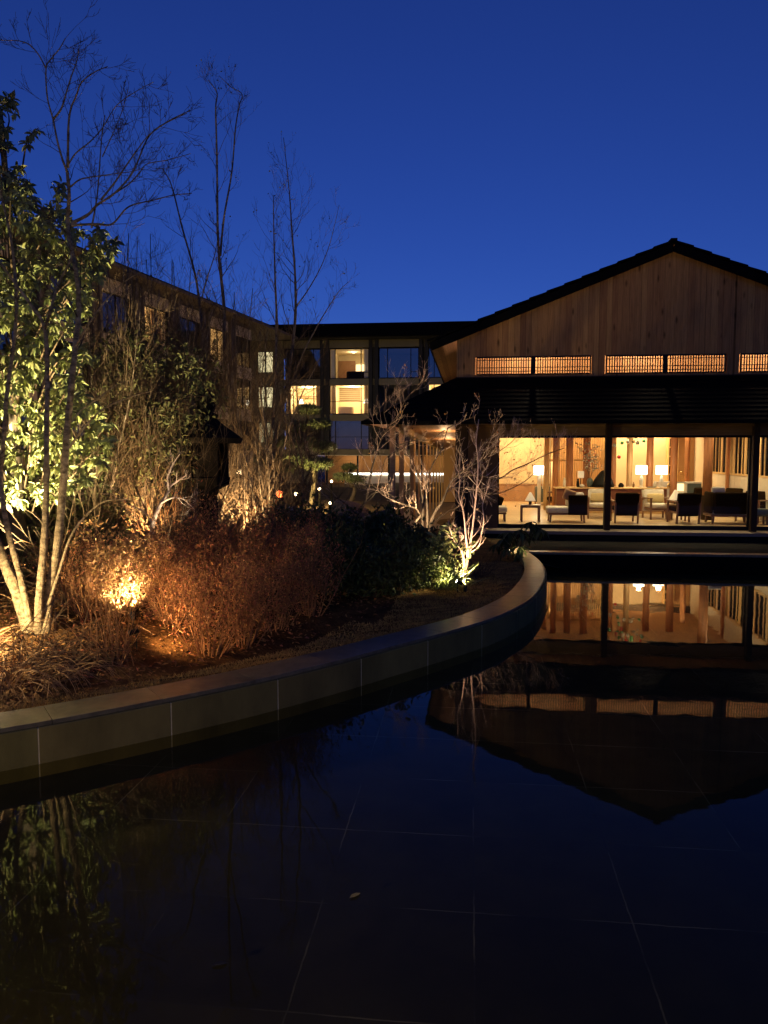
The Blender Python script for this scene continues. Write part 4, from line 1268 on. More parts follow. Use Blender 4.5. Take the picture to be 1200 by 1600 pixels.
# local x = towards the photographer, local -y = into the building... facade looks to +y (east)
def ww(name, mb, m): return mb.build(name, MT[m], wing)
w = MB(); w.box(-6, 50, -10, .9, 11.0, 11.16); rf = ww('roof', w, 'wing_pier')
w = MB(); w.box(-6, 50, -9.9, .8, 11.16, 11.26); w.build('roof_slab', MT['tile'], rf)
PIT = 3.68
bays = [0.83 + PIT * k for k in range(12)]
for k, s in enumerate(bays):
    e = s + 2.66
    w = MB(); w.box(e, s + PIT, -.3, -.01, -.5, 11.0); w.box(e + .12, e + .32, -.01, .16, -.5, 11.0); w.box(s + PIT - .32, s + PIT - .12, -.01, .16, -.5, 11.0); ww('pier', w, 'wing_pier')
    
    for z0, z1 in ((10.02, 10.68), (7.25, 8.05), (4.4, 5.2), (-.5, 2.4)):
        w = MB(); w.box(s, e, -.10, .0, z0, z1); ww('spandrel_panel', w, 'wing_panel')
    w = MB(); w.box(s, e, -.25, -.101, 10.68, 11.0); ww('eave_board', w, 'wing_pier')  # brown board above the top panel, in the pier colour
    litw = k in (1, 3)
    for z0, z1 in ((8.05, 10.02), (5.2, 7.25), (2.4, 4.4)):
        w = MB()
        w.box(s, e, -.2, -.12, z0, z0 + .06); w.box(s, e, -.2, -.12, z1 - .06, z1)
        for x in (s + .03, s + 1.25, e - .03): w.box(x - .03, x + .03, -.2, -.12, z0 + .06, z1 - .06)
        fr = ww('window', w, 'black')
        p = MB(); p.poly([(s, -.16, z0), (e, -.16, z0), (e, -.16, z1), (s, -.16, z1)]); 
        lt = litw and z0 > 8
        p.build('pane', MT['glass' if lt else 'glass_blue'], fr)
        if k < 7 or z0 > 8:
            w = MB(); d = -3.0
            for pl in ([(s, -.3, z0), (e, -.3, z0), (e, d, z0), (s, d, z0)], [(s, -.3, z1), (s, d, z1), (e, d, z1), (e, -.3, z1)], [(s, d, z0), (e, d, z0), (e, d, z1), (s, d, z1)],
                       [(s, -.3, z0), (s, d, z0), (s, d, z1), (s, -.3, z1)], [(e, -.3, z0), (e, -.3, z1), (e, d, z1), (e, d, z0)]): w.poly(pl)
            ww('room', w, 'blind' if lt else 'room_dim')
    if litw:
        w = MB(); w.lathe([(.1, 9.86), (.1, 9.92), (.02, 9.95)], 10, (s + 1.3, -1.4, 0)); ww('ceiling_light', w, 'down_lit')
        lamp('room_lamp', 'POINT', (s + 1.3, -1.3, 9.6), 45, (1, .66, .34), wing, .15)
    if k == 3:
        w = MB(); w.box(s + .1, s + 1.1, -.5, -.45, 8.1, 9.95); ww('curtain', w, 'rust')

# ================================================================== STONE LANTERN
LP = P(326, 850, 12.2); LP.z = float(gz(LP.x, LP.y)) - .02
t = thing('stone_lantern', 'dark granite garden lantern with a broad curved roof among the bare trees', 'stone lantern', tuple(LP), R(8))
zoff = P(326, 745, 12.2).z - LP.z        # under the fire box
w = MB(); w.lathe([(.36, 0), (.36, .10), (.27, .16), (.24, .2)], 6); w.build('base', MT['stone'], t)
w = MB(); w.lathe([(.19, .2), (.16, .3), (.155, zoff - .28), (.19, zoff - .2)], 12); w.build('pillar', MT['stone'], t)
w = MB(); w.lathe([(.19, zoff - .2), (.34, zoff - .12), (.36, zoff - .01), (.33, zoff)], 6); w.build('platform', MT['stone'], t)
hh = .56
w = MB()
for k in range(6):
    a = 2 * PI * k / 6; a2 = 2 * PI * (k + 1) / 6
    p0 = Vector((.30 * math.cos(a), .30 * math.sin(a), zoff)); p1 = Vector((.30 * math.cos(a2), .30 * math.sin(a2), zoff))
    w.bar(p0 * .96 + Vector((0, 0, zoff * .04)), p0 * .96 + Vector((0, 0, zoff * .04 + hh)), .09)
    if k % 2 == 0:
        c_ = (p0 + p1) / 2; d_ = (p1 - p0).normalized()
        w.obox(c_ + Vector((0, 0, hh / 2)), d_, Vector((-d_.y, d_.x, 0)), Vector((0, 0, 1)), .12, .02, hh / 2 - .002)
w.build('fire_box', MT['stone'], t)
zr = zoff + hh
w = MB(); w.lathe([(.30, zr), (.60, zr - .03), (.63, zr + .05), (.50, zr + .14), (.33, zr + .24), (.20, zr + .34), (.17, zr + .36)], 6, rot=PI / 6); w.build('lantern_roof', MT['stone'], t)
w = MB(); w.lathe([(.17, zr + .36), (.19, zr + .42), (.11, zr + .45), (.14, zr + .52), (.17, zr + .60), (.13, zr + .70), (.05, zr + .80), (0, zr + .86)], 12); w.build('finial', MT['stone'], t, smooth=True)

# ================================================================== GARDEN SPOTLIGHTS
def globe_lamp(label, loc, power, col, m_, r_):
    t = thing('courtyard_lamp', label, 'courtyard lamp', loc, 0, 'courtyard lamps')
    w = MB(); w.lathe([(r_ * math.sin(a), -r_ * math.cos(a)) for a in np.linspace(.1, PI - .1, 9)], 14); w.build('globe', MT[m_], t, smooth=True)
    w = MB(); w.lathe([(.05, -loc[2] - .1), (.04, -r_ * 1.1), (r_ * .6, -r_ * 1.05), (r_ * .6, -r_ * .9)], 10); w.build('stand', MT['stone'], t)
    lamp('courtyard_lamp_glow', 'POINT', (0, -r_ * .3, r_ * 1.6), power, col, t, .08)
    return t

def spot_fixture(label, loc, target, power, col=(1.0, .72, .36), angle=70, lens='lens', blend=.8, size=.04, light=True, cat='spotlight', scale=.55):
    d = (Vector(target) - Vector(loc)).normalized()
    t = thing('garden_spotlight', label, cat, loc, 0, 'garden spotlights')
    x = d.orthogonal().normalized(); y = d.cross(x)
    w = MB(); w.tube([-d * .14, -d * .13, d * .02, d * .03], [.03, .048, .05, .055], 12); w.build('lamp_body', MT['black'], t)
    w = MB()
    ang = np.linspace(0, 2 * PI, 12, endpoint=False)
    w.poly([tuple(d * .032 + (x * math.cos(a) + y * math.sin(a)) * .045) for a in ang]); w.build('lens', MT[lens], t)
    w = MB(); w.bar((0, 0, -.02) if abs(d.z) < .95 else (0.05, 0, 0), (0, 0, -.8), .022); w.build('spike', MT['black'], t)
    if light: lamp('spotlight_beam', 'SPOT', tuple(d * .06), power, col, t, size, tuple(d), angle, blend).location = d * .06
    t.scale = (scale, scale, scale)
    if light:
        t.children[-1].rotation_euler = d.to_track_quat('-Z', 'Y').to_euler()
    return t

# ================================================================== TREES
def gp(px, Y, sink=.03):
    q = P(px, 800, Y)
    return Vector((q.x, Y, float(gz(q.x, Y)) - sink if Y < 21 else 0.05))
def loc_pts(root, pts): return [q - root for q in pts]

def px_tree(name, label, cat, base_px, Y, stems, bark, twig_m, seed, group=None, leaves=None, leaf_m=None, wobY=.35, twig_depth=1, tl=.8, bases_on_ground=True, up=.14, tr=.35, lsize=(.05, .03), nleaf=0, spread=.9):
    """bare tree from guide stems; a stem is (pixels, r0, r1, n twigs, twig length, first twig at)"""
    rng = random.Random(seed)
    root = gp(base_px, Y)
    t = thing(name, label, cat, tuple(root), 0, group)
    tips = []
    tw = MB()
    for si, (pix, r0, r1, nt_, tl_, t0_) in enumerate(stems):
        tr_ = MB()
        dy = rng.uniform(-1, 1) * wobY
        pts = []
        m_ = len(pix)
        for i, (x, y) in enumerate(pix):
            f = i / max(1, m_ - 1)
            pts.append(P(x, y, Y + dy * f + rng.uniform(-.05, .05) * (i > 0)) - root)
        stem(tr_, tw, rng, pts, r0, r1, 9 if r0 > .03 else 6, nt_, tl_, t0_, twig_depth, spread, tips, up, tr=tr)
        tr_.build('trunk' if r0 > .012 else 'limb', MT[bark], t, smooth=True)
    if tw.n: tw.build('branches', MT[twig_m], t)
    if nleaf and tips:
        pos = []; d = []; 
        for i in range(nleaf):
            q, dd, _ = tips[rng.randrange(len(tips))]
            pos.append(q + rv(rng) * .05); d.append(dd * .4 + rv(rng) + Vector((0, 0, -.5)))
        w = MB(); w.flakes(np.array(pos), np.array(d), np.array([tuple(rv(rng)) for _ in pos]), np.array([rng.uniform(*lsize) * 1.0 for _ in pos]), np.array([lsize[1] * .9] * len(pos)))
        w.build('leaves', MT[leaf_m], t)
    return t

# multi stemmed tree in front, lit at its foot
T1 = px_tree('bare_tree', 'multi stemmed bare tree with pale lit trunks spreading from one foot beside the pond bed', 'tree', 57, 7.7, [
    ([(50, 1000), (28, 930), (2, 868), (-30, 780), (-70, 650), (-100, 480), (-110, 330)], .078, .028, 10, .9, .4),
    ([(52, 1000), (34, 910), (14, 835), (4, 780), (2, 737), (8, 660), (11, 614), (21, 545), (26, 476), (23, 421), (18, 380), (8, 330), (-5, 280)], .038, .010, 12, .7, .45),
    ([(60, 1000), (62, 930), (68, 860), (72, 780), (73, 680), (74, 590), (70, 514), (52, 482), (26, 446), (0, 410)], .052, .010, 10, .6, .55),
    ([(71, 512), (82, 473), (93, 440), (108, 412), (116, 380)], .018, .008, 5, .5, .3),
    ([(70, 1000), (78, 925), (90, 850), (97, 780), (103, 700), (108, 640), (113, 590), (118, 540), (123, 490), (121, 440), (112, 390), (106, 350), (108, 304), (105, 267)], .054, .016, 8, .8, .5),
    ([(105, 268), (98, 250), (90, 222), (83, 187), (74, 152), (72, 107), (80, 92), (93, 76), (102, 60)], .014, .004, 10, .55, .15),
    ([(83, 187), (96, 169), (105, 140), (112, 118), (120, 95), (124, 70)], .012, .004, 6, .4, .2),
    ([(106, 262), (107, 197), (111, 169), (119, 150), (128, 128), (149, 112), (168, 104)], .014, .004, 8, .45, .2),
    ([(72, 107), (60, 85), (46, 70), (30, 64), (8, 63), (-20, 62)], .008, .003, 6, .4, .1),
    ([(112, 349), (138, 335), (152, 320), (180, 301), (208, 268), (232, 214), (262, 190), (298, 172)], .018, .004, 14, .5, .2),
    ([(112, 352), (150, 350), (175, 350), (197, 326), (215, 318), (239, 313), (270, 305), (300, 302)], .015, .004, 12, .45, .25),
    ([(158, 312), (180, 284), (197, 259), (216, 232), (233, 211), (260, 192), (292, 177)], .011, .003, 9, .4, .2),
    ([(182, 300), (202, 287), (218, 270), (230, 256), (262, 250), (298, 240)], .010, .003, 8, .4, .2),
    ([(110, 292), (124, 281), (140, 277), (162, 274), (183, 271), (206, 268), (226, 262)], .009, .003, 7, .35, .2),
    ([(143, 356), (148, 330), (153, 295), (157, 239), (160, 205), (164, 180)], .010, .004, 5, .4, .3),
    ([(160, 245), (178, 205), (192, 170), (200, 140)], .006, .003, 6, .35, .1),
    ([(104, 262), (118, 240), (140, 222), (160, 200), (182, 165), (214, 142), (240, 128)], .009, .003, 10, .4, .2),
    ([(118, 540), (140, 505), (165, 470), (195, 440), (220, 425)], .012, .004, 7, .5, .2),
    ([(108, 700), (130, 670), (160, 640), (200, 622), (240, 610)], .014, .004, 8, .6, .3),
    ([(112, 660), (128, 640), (155, 622), (185, 600), (214, 590), (232, 560)], .011, .003, 6, .5, .3),
    ([(76, 945), (92, 895), (110, 840), (135, 805), (165, 783), (205, 780)], .020, .006, 6, .4, .4),
], 'bark_pale', 'twig', 11, up=.10, twig_depth=2)

# slender trees behind it
slender = [
 ('slender bare tree leaning left with a crooked trunk behind the lantern', 366, 15.0, [
    ([(368, 862), (358, 800), (345, 750), (335, 715), (325, 690), (318, 640), (318, 560), (315, 508), (306, 435), (285, 357), (268, 290), (253, 262)], .085, .008, 26, 1.0, .4),
    ([(312, 480), (322, 440), (335, 400), (340, 375)], .018, .006, 5, .6, .2)]),
 ('tall slender bare tree with a forked top rising highest of the middle group', 368, 15.4, [
    ([(372, 862), (367, 800), (366, 740), (364, 680), (356, 610), (351, 540), (350, 480), (343, 410), (340, 350), (339, 250), (337, 170), (339, 145), (325, 125)], .080, .007, 26, 1.0, .45),
    ([(344, 400), (350, 340), (362, 270), (368, 200), (374, 165), (378, 147), (360, 135), (342, 118)], .026, .005, 14, .7, .2)]),
 ('slender bare tree with a straight trunk left of the tallest thin crown', 392, 15.8, [
    ([(394, 865), (408, 790), (420, 720), (428, 620), (432, 510), (430, 440), (428, 370), (427, 305)], .070, .007, 26, 1.0, .3)]),
 ('slender bare tree with an open feathery crown nearest the black hotel roof', 404, 16.2, [
    ([(400, 868), (406, 800), (430, 690), (450, 590), (461, 500), (461, 430), (456, 360), (452, 300), (443, 215)], .075, .006, 30, 1.1, .35),
    ([(462, 480), (480, 455), (500, 420), (514, 385), (522, 355), (530, 320)], .018, .004, 10, .8, .2),
    ([(440, 640), (470, 560), (490, 520), (510, 485), (530, 455), (545, 440)], .026, .005, 14, .8, .3)]),
 ('short forked bare tree with pale streaked stems right of the lantern', 430, 14.6, [
    ([(418, 862), (426, 800), (434, 740), (446, 690), (470, 620), (500, 560)], .050, .007, 14, .9, .3),
    ([(412, 862), (414, 780), (400, 700), (392, 620), (398, 560)], .045, .007, 14, .9, .3)]),
 ('thin bare sapling with fine arching twigs in front of the side wing', 300, 13.4, [
    ([(300, 870), (296, 780), (286, 690), (262, 610), (240, 540), (226, 470), (200, 405)], .030, .005, 26, 1.0, .25),
    ([(300, 870), (310, 770), (320, 660), (300, 560), (290, 480)], .024, .005, 20, .9, .25)]),
]
for i, (lb, px, Y, stems) in enumerate(slender):
    px_tree('bare_tree', lb, 'tree', px, Y, stems, 'bark_grey', 'twig', 30 + i, 'slender bare trees', nleaf=46 if i > 0 else 26, leaf_m='leaf_dark', lsize=(.07, .035), twig_depth=2, up=.16)

# brushy thin saplings between the lantern and the hotel
for i, (px, Y, lb) in enumerate([(350, 14.0, 'brushy thicket of thin bare shoots just right of the lantern'), (455, 15.2, 'brushy thicket of thin bare shoots below the lit hotel windows'),
                                 (215, 11.6, 'brushy thicket of thin bare shoots behind the glowing shrub'), (405, 13.2, 'loose thicket of bare shoots in front of the pale streaked stems'), (300, 12.6, 'wiry thicket of bare shoots left of the lantern roof'), (165, 10.0, 'wiry thicket of bare shoots right of the lit evergreen'), (262, 10.8, 'thicket of crossing bare shoots above the white lit limbs')]):
    rng = random.Random(60 + i)
    root = gp(px, Y)
    t = thing('thicket', lb, 'shrub', tuple(root))
    w = MB()
    for k in range(22):
        d = Vector((rng.gauss(0, .5), rng.gauss(0, .35), 1))
        grow(w, rng, Vector((rng.gauss(0, .22), rng.gauss(0, .2), 0)), d, rng.uniform(1.1, 2.9), rng.uniform(.006, .014), 2, wig=.26, up=.06, kids=(2, 4), ratio=.42, spread=.6, seg=7)
    w.build('stems', MT['twig'], t)

sap = [(196, 12.0, 430, 'fine bare sapling fanning up right beside the lit evergreen'), (232, 12.6, 455, 'fine bare sapling with crossing shoots before the side wing windows'), (276, 13.2, 470, 'fine bare sapling left of the leaning slender tree'),
       (336, 14.0, 470, 'fine bare sapling between the two middle slender trunks'), (386, 14.8, 500, 'fine bare sapling before the stair windows'), (470, 16.0, 520, 'fine bare sapling at the right edge of the slender group'), (160, 11.2, 480, 'fine bare sapling hugging the right side of the lit evergreen'), (214, 13.6, 400, 'taller bare sapling before the nearest side wing window'), (255, 14.2, 420, 'taller bare sapling left of the leaning slender trunk'),
       (318, 13.0, 500, 'bare sapling rising straight behind the lantern finial'), (420, 14.2, 540, 'low bare sapling at the foot of the open feathery crown'), (180, 12.6, 440, 'taller bare sapling just clear of the evergreen crown')]
for i, (px, Y, ty, lb) in enumerate(sap):
    rg = random.Random(200 + i)
    st = []
    for k in range(5):
        x1 = px + rg.uniform(-60, 60); xm = px + (x1 - px) * .45 + rg.uniform(-14, 14)
        st.append(([(px + rg.uniform(-6, 6), 870), (xm, 740), (px + (x1 - px) * .75 + rg.uniform(-12, 12), 620), (x1, ty + rg.uniform(-40, 60))], .024, .006, 24, 1.1, .12))
    px_tree('bare_sapling', lb, 'sapling', px, Y, st, 'bark_grey', 'twig', 210 + i, 'fine bare saplings', twig_depth=2, up=.14, tr=.5, wobY=.5)
# small lit tree by the wall
px_tree('bare_tree', 'small bare tree glowing pale pink from the light at its foot near the curved wall', 'tree', 722, 11.6, [
    ([(722, 922), (726, 897), (731, 872), (735, 848), (740, 810), (745, 762), (747, 722), (744, 690), (748, 655)], .034, .005, 14, .40, .3),
    ([(726, 885), (724, 872), (721, 860), (710, 845), (703, 826), (700, 812)], .026, .006, 6, .3, .3),
    ([(731, 870), (728, 840), (724, 800), (717, 775), (718, 748), (712, 725)], .022, .004, 11, .38, .3),
    ([(733, 860), (743, 850), (752, 835), (756, 810), (754, 790), (760, 768), (766, 745)], .019, .004, 10, .36, .3),
    ([(722, 862), (718, 848), (724, 838), (716, 826), (712, 818)], .018, .005, 4, .2, .3)], 'twig_pale', 'twig_pale', 71, up=.2, nleaf=12, leaf_m='litter', lsize=(.04, .02), wobY=.2, tr=.5, twig_depth=1)
# spreading shrub tree in front of the covered walk
px_tree('bare_tree', 'dark multi stemmed bare tree with lit twig ends in front of the covered walk', 'tree', 660, 16.5, [
    ([(648, 834), (650, 815), (656, 806), (650, 794), (632, 788), (600, 774), (585, 760), (560, 752)], .040, .008, 12, .7, .4),
    ([(660, 834), (661, 800), (660, 775), (652, 740), (640, 715), (624, 700), (619, 688)], .040, .008, 12, .7, .3),
    ([(668, 834), (668, 800), (667, 770), (672, 735), (690, 700), (700, 668)], .040, .008, 12, .7, .3),
    ([(668, 834), (678, 804), (692, 782), (702, 758), (715, 742), (736, 728), (752, 700), (768, 680), (778, 655)], .042, .006, 16, .7, .3),
    ([(715, 745), (745, 742), (778, 748), (800, 735), (826, 724), (852, 711), (882, 700)], .028, .009, 34, .75, .1),
    ([(706, 762), (740, 762), (770, 772), (795, 765), (820, 752), (836, 738)], .020, .007, 22, .6, .1),
    ([(736, 728), (760, 715), (780, 705), (800, 690), (815, 672)], .018, .006, 20, .6, .1),
    ([(622, 696), (648, 688), (672, 687), (692, 674), (720, 658), (736, 653), (748, 645)], .014, .005, 12, .5, .1),
    ([(670, 820), (690, 806), (706, 796), (722, 800)], .014, .006, 5, .4, .2)], 'bark_dark', 'twig_pale', 72, up=.12, nleaf=90, leaf_m='litter', lsize=(.07, .04), wobY=.6, tr=.36, twig_depth=2)
px_tree('bare_tree', 'leaning bare tree with pale lit upper branches left of the covered walk post', 'tree', 550, 17.2, [
    ([(548, 832), (560, 805), (572, 780), (578, 750), (583, 725), (594, 690), (606, 668), (622, 648), (634, 624), (648, 608), (658, 596)], .042, .006, 18, .8, .35),
    ([(606, 668), (600, 640), (612, 618), (622, 598), (626, 585)], .014, .005, 8, .5, .2),
    ([(572, 780), (585, 770), (604, 770), (620, 780), (640, 790), (655, 788)], .020, .006, 9, .6, .2),
    ([(560, 806), (530, 780), (505, 770), (486, 740), (480, 700)], .020, .005, 12, .8, .2),
    ([(540, 826), (556, 800), (585, 772), (596, 740), (604, 715), (630, 700), (650, 690)], .024, .005, 12, .7, .3)], 'bark_dark', 'twig_pale', 73, up=.14, nleaf=70, leaf_m='litter', lsize=(.08, .04), wobY=.6, tr=.36, twig_depth=2)
# gnarled white lit branch
px_tree('bare_tree', 'short gnarled bare shrub with bright white lit limbs left of the lantern', 'shrub', 232, 10.4, [
    ([(235, 850), (240, 815), (250, 790), (262, 770), (266, 760), (280, 750), (292, 742)], .045, .008, 8, .3, .4),
    ([(264, 766), (262, 750), (264, 738), (272, 722), (282, 708)], .020, .005, 6, .3, .3),
    ([(252, 786), (268, 778), (284, 779), (296, 788), (304, 796)], .018, .004, 12, .28, .25),
    ([(240, 820), (225, 800), (205, 790), (180, 775), (150, 770)], .018, .004, 10, .4, .3)], 'twig_pale', 'twig_pale', 74, wobY=.2, tr=.5)

# evergreen with large leaves
rng = random.Random(21); nrg = np.random.RandomState(21)
er = gp(25, 10.0)
ev = thing('evergreen_tree', 'tall evergreen with big leathery leaves lit yellow green from below at the left edge', 'tree', tuple(er))
OUT = [(-220, 120), (0, 140), (18, 148), (27, 185), (8, 205), (28, 255), (50, 292), (72, 332), (96, 300), (102, 286), (112, 352), (150, 352), (182, 372), (176, 420), (146, 445), (140, 480), (126, 520),
       (138, 560), (130, 600), (166, 650), (176, 690), (160, 735), (120, 760), (70, 790), (20, 800), (-60, 780), (-220, 700)]
def inside(x, y, poly):
    c = False; n_ = len(poly)
    for i in range(n_):
        x1, y1 = poly[i]; x2, y2 = poly[(i + 1) % n_]
        if (y1 > y) != (y2 > y) and x < (x2 - x1) * (y - y1) / (y2 - y1) + x1: c = not c
    return c
w = MB(); tk = MB()
stem(tk, w, rng, [P(30, 860, 10) - er, P(22, 700, 10.1) - er, P(30, 520, 10.1) - er, P(15, 350, 10.2) - er, P(0, 170, 10.2) - er], .13, .03, 10)
clusters = []
tries = 0
while len(clusters) < 2000 and tries < 60000:
    tries += 1
    x = rng.uniform(-200, 190); y = rng.uniform(140, 800)
    if not inside(x, y, OUT): continue
    if x < -60 and rng.random() < .55: continue
    if math.sin(x * .055 + 1.0) * math.sin(y * .045) + .5 * math.sin(x * .11 + y * .09) < -.8: continue
    cY = 10.2 + rng.uniform(-1.25, 1.1)
    clusters.append(P(x, y, cY))
# a few outliers that break the outline
for x, y in ((50, 208), (60, 200), (44, 222), (96, 285), (88, 290), (178, 385), (170, 392), (150, 560), (175, 660)): clusters.append(P(x, y, 9.9))
axis = P(20, 500, 10.2)
pos = []; dd = []; uu = []; ll = []; wd_ = []
for c in clusters:
    out = Vector((c.x - axis.x, (c.y - axis.y) * 1.2 - .5, .25)).normalized()
    out = (out + rv(rng) * .5).normalized()
    bpt = axis.lerp(c, .45) ; bpt.z = c.z - rng.uniform(.3, .9)
    if rng.random() < .10:
        w.tube(smooth_path([bpt - er, (bpt.lerp(c, .6) + rv(rng) * .08) - er, c - er], 5), [.012, .011, .010, .008, .006, .005], 4, cap=False)
    x_ = out.orthogonal().normalized(); y_ = out.cross(x_)
    n_ = rng.randint(6, 9)
    a0 = rng.uniform(0, 6)
    for k in range(n_):
        a = a0 + 2 * PI * k / n_ + rng.uniform(-.2, .2)
        d = (x_ * math.cos(a) + y_ * math.sin(a)) * rng.uniform(.7, 1) + out * rng.uniform(.1, .9) + Vector((0, 0, -.55))
        p0 = c - out * rng.uniform(0, .06)
        pos.append(tuple(p0 - er)); dd.append(tuple(d)); uu.append(tuple(out + Vector((0, 0, .5)) + rv(rng) * .55)); ln = rng.choice((rng.uniform(.06, .09), rng.uniform(.09, .12), rng.uniform(.11, .15))); ll.append(ln); wd_.append(ln * rng.uniform(.34, .44))
lf = MB(); lf.leaves(np.array(pos), np.array(dd), np.array(uu), np.array(ll), np.array(wd_), .22, .22)
tk.build('trunk', MT['bark_dark'], ev, smooth=True); w.build('branches', MT['twig'], ev); lf.build('crown', MT['leaf_ever'], ev)

# darker small leaved evergreens behind
def leafy_tree(label, px, Y, poly, n_, leaf_m, size, depth, seed, twn=40, name='evergreen_tree', cat='tree'):
    rng = random.Random(seed)
    root = gp(px, Y)
    t = thing(name, label, cat, tuple(root))
    xs_ = [q[0] for q in poly]; ys_ = [q[1] for q in poly]
    pts = []
    cl = []
    for i in range(max(20, n_ // 26)):
        for _ in range(60):
            x = rng.uniform(min(xs_), max(xs_)); y = rng.uniform(min(ys_), max(ys_))
            if inside(x, y, poly): break
        cl.append(P(x, y, Y + rng.uniform(-depth, depth)))
    top = P(sum(xs_) / len(xs_), min(ys_) + 20, Y)
    tk = MB(); tw = MB()
    stem(tk, tw, rng, [Vector((0, 0, 0)), (top - root) * .5 + Vector((rng.uniform(-.1, .1), 0, 0)), top - root], .06, .012, 8)
    for c in cl[::max(1, len(cl) // twn)]:
        f = rng.uniform(.15, .7); b_ = (top - root) * f; q = c - root
        tw.tube(smooth_path([b_, b_.lerp(q, .5) + rv(rng) * .12, q], 6), [.014, .012, .01, .008, .006, .005, .004], 4, cap=False)
    for i in range(n_):
        c = cl[rng.randrange(len(cl))]
        pts.append(c - root + Vector((rng.gauss(0, .13), rng.gauss(0, .13), rng.gauss(0, .11))))
    d = np.array([tuple(rv(rng) + Vector((0, -.1, -.35))) for _ in pts])
    u_ = np.array([tuple(rv(rng) + Vector((0, -.2, .8))) for _ in pts])
    ln = np.array([rng.uniform(*size) for _ in pts])
    w = MB(); w.leaves(np.array([tuple(q) for q in pts]), d, u_, ln, ln * .42, .2, .2)
    tk.build('trunk', MT['bark_dark'], t, smooth=True); tw.build('branches', MT['twig'], t); w.build('crown', MT[leaf_m], t)
    return t
leafy_tree('dark tangled evergreen between the lit evergreen and the lantern', 215, 11.6, [(150, 520), (200, 500), (260, 530), (300, 560), (330, 600), (318, 660), (290, 700), (280, 780), (200, 800), (160, 760), (165, 640)], 3000, 'leaf_dark', (.06, .11), .6, 41)
leafy_tree('dark evergreen with scattered leaves below the side wing windows', 262, 14.5, [(190, 500), (240, 515), (300, 540), (340, 570), (345, 640), (320, 700), (200, 700), (170, 600)], 2300, 'leaf_dark', (.07, .12), .7, 42)
leafy_tree('low dark evergreen in the deep shade under the lit evergreen', 90, 10.6, [(0, 770), (60, 755), (150, 740), (200, 790), (215, 880), (120, 900), (0, 900)], 3000, 'leaf_dark', (.06, .11), .5, 43, name='shrub', cat='shrub')

# courtyard pines and their lamps
def niwaki(label, px, Y, pads, seed):
    rng = random.Random(seed)
    q = P(px, 800, Y); root = Vector((q.x, Y, .05))
    t = thing('pine_tree', label, 'tree', tuple(root), 0, 'courtyard pines')
    tk = MB(); tw = MB()
    top = P(*pads[0][:2], Y) - root
    stem(tk, tw, rng, [Vector((0, 0, -.1)), top * .35 + Vector((.2, 0, 0)), top * .7 - Vector((.15, 0, 0)), top], .13, .04, 8)
    pos = []; d = []; u_ = []
    for x, y, rx, ry in pads:
        c = P(x, y, Y + rng.uniform(-.7, .7)) - root
        sc = Y / 1200
        b_ = top * max(.1, min(1, (c.z - .3) / max(.1, top.z)))
        tw.tube(smooth_path([b_, b_.lerp(c, .5) + Vector((0, 0, -.1)), c], 6), [.04, .035, .03, .025, .02, .016, .012], 5, cap=False)
        for i in range(int(rx * ry * 4.5)):
            a = rng.uniform(0, 2 * PI); r_ = math.sqrt(rng.random())
            pp = c + Vector((math.cos(a) * r_ * rx * sc, math.sin(a) * r_ * rx * sc, rng.uniform(-.6, 1) * ry * sc * (1 - .6 * r_)))
            for _ in range(4):
                pos.append(tuple(pp)); d.append(tuple(rv(rng) + Vector((0, 0, .55)))); u_.append(tuple(rv(rng)))
    w = MB(); w.flakes(np.array(pos), np.array(d), np.array(u_), np.random.RandomState(seed).uniform(.14, .26, len(pos)), np.full(len(pos), .035))
    tk.build('trunk', MT['bark_dark'], t, smooth=True); tw.build('branches', MT['bark_dark'], t); w.build('crown', MT['leaf_pine'], t)
niwaki('cloud pruned pine lit yellow green in the middle of the courtyard', 484, 30, [(482, 642, 16, 7), (462, 668, 18, 8), (500, 664, 16, 7), (470, 694, 24, 9), (506, 700, 16, 8), (455, 720, 20, 8), (496, 726, 22, 8)], 51)
niwaki('small pine clump beyond the leaning tree, before the lobby', 548, 36, [(546, 732, 10, 6), (536, 746, 14, 6), (556, 750, 14, 6)], 52)
niwaki('dim pine nearer the lantern under the stair windows', 440, 27, [(432, 690, 16, 7), (420, 715, 18, 7), (444, 730, 18, 7)], 53)

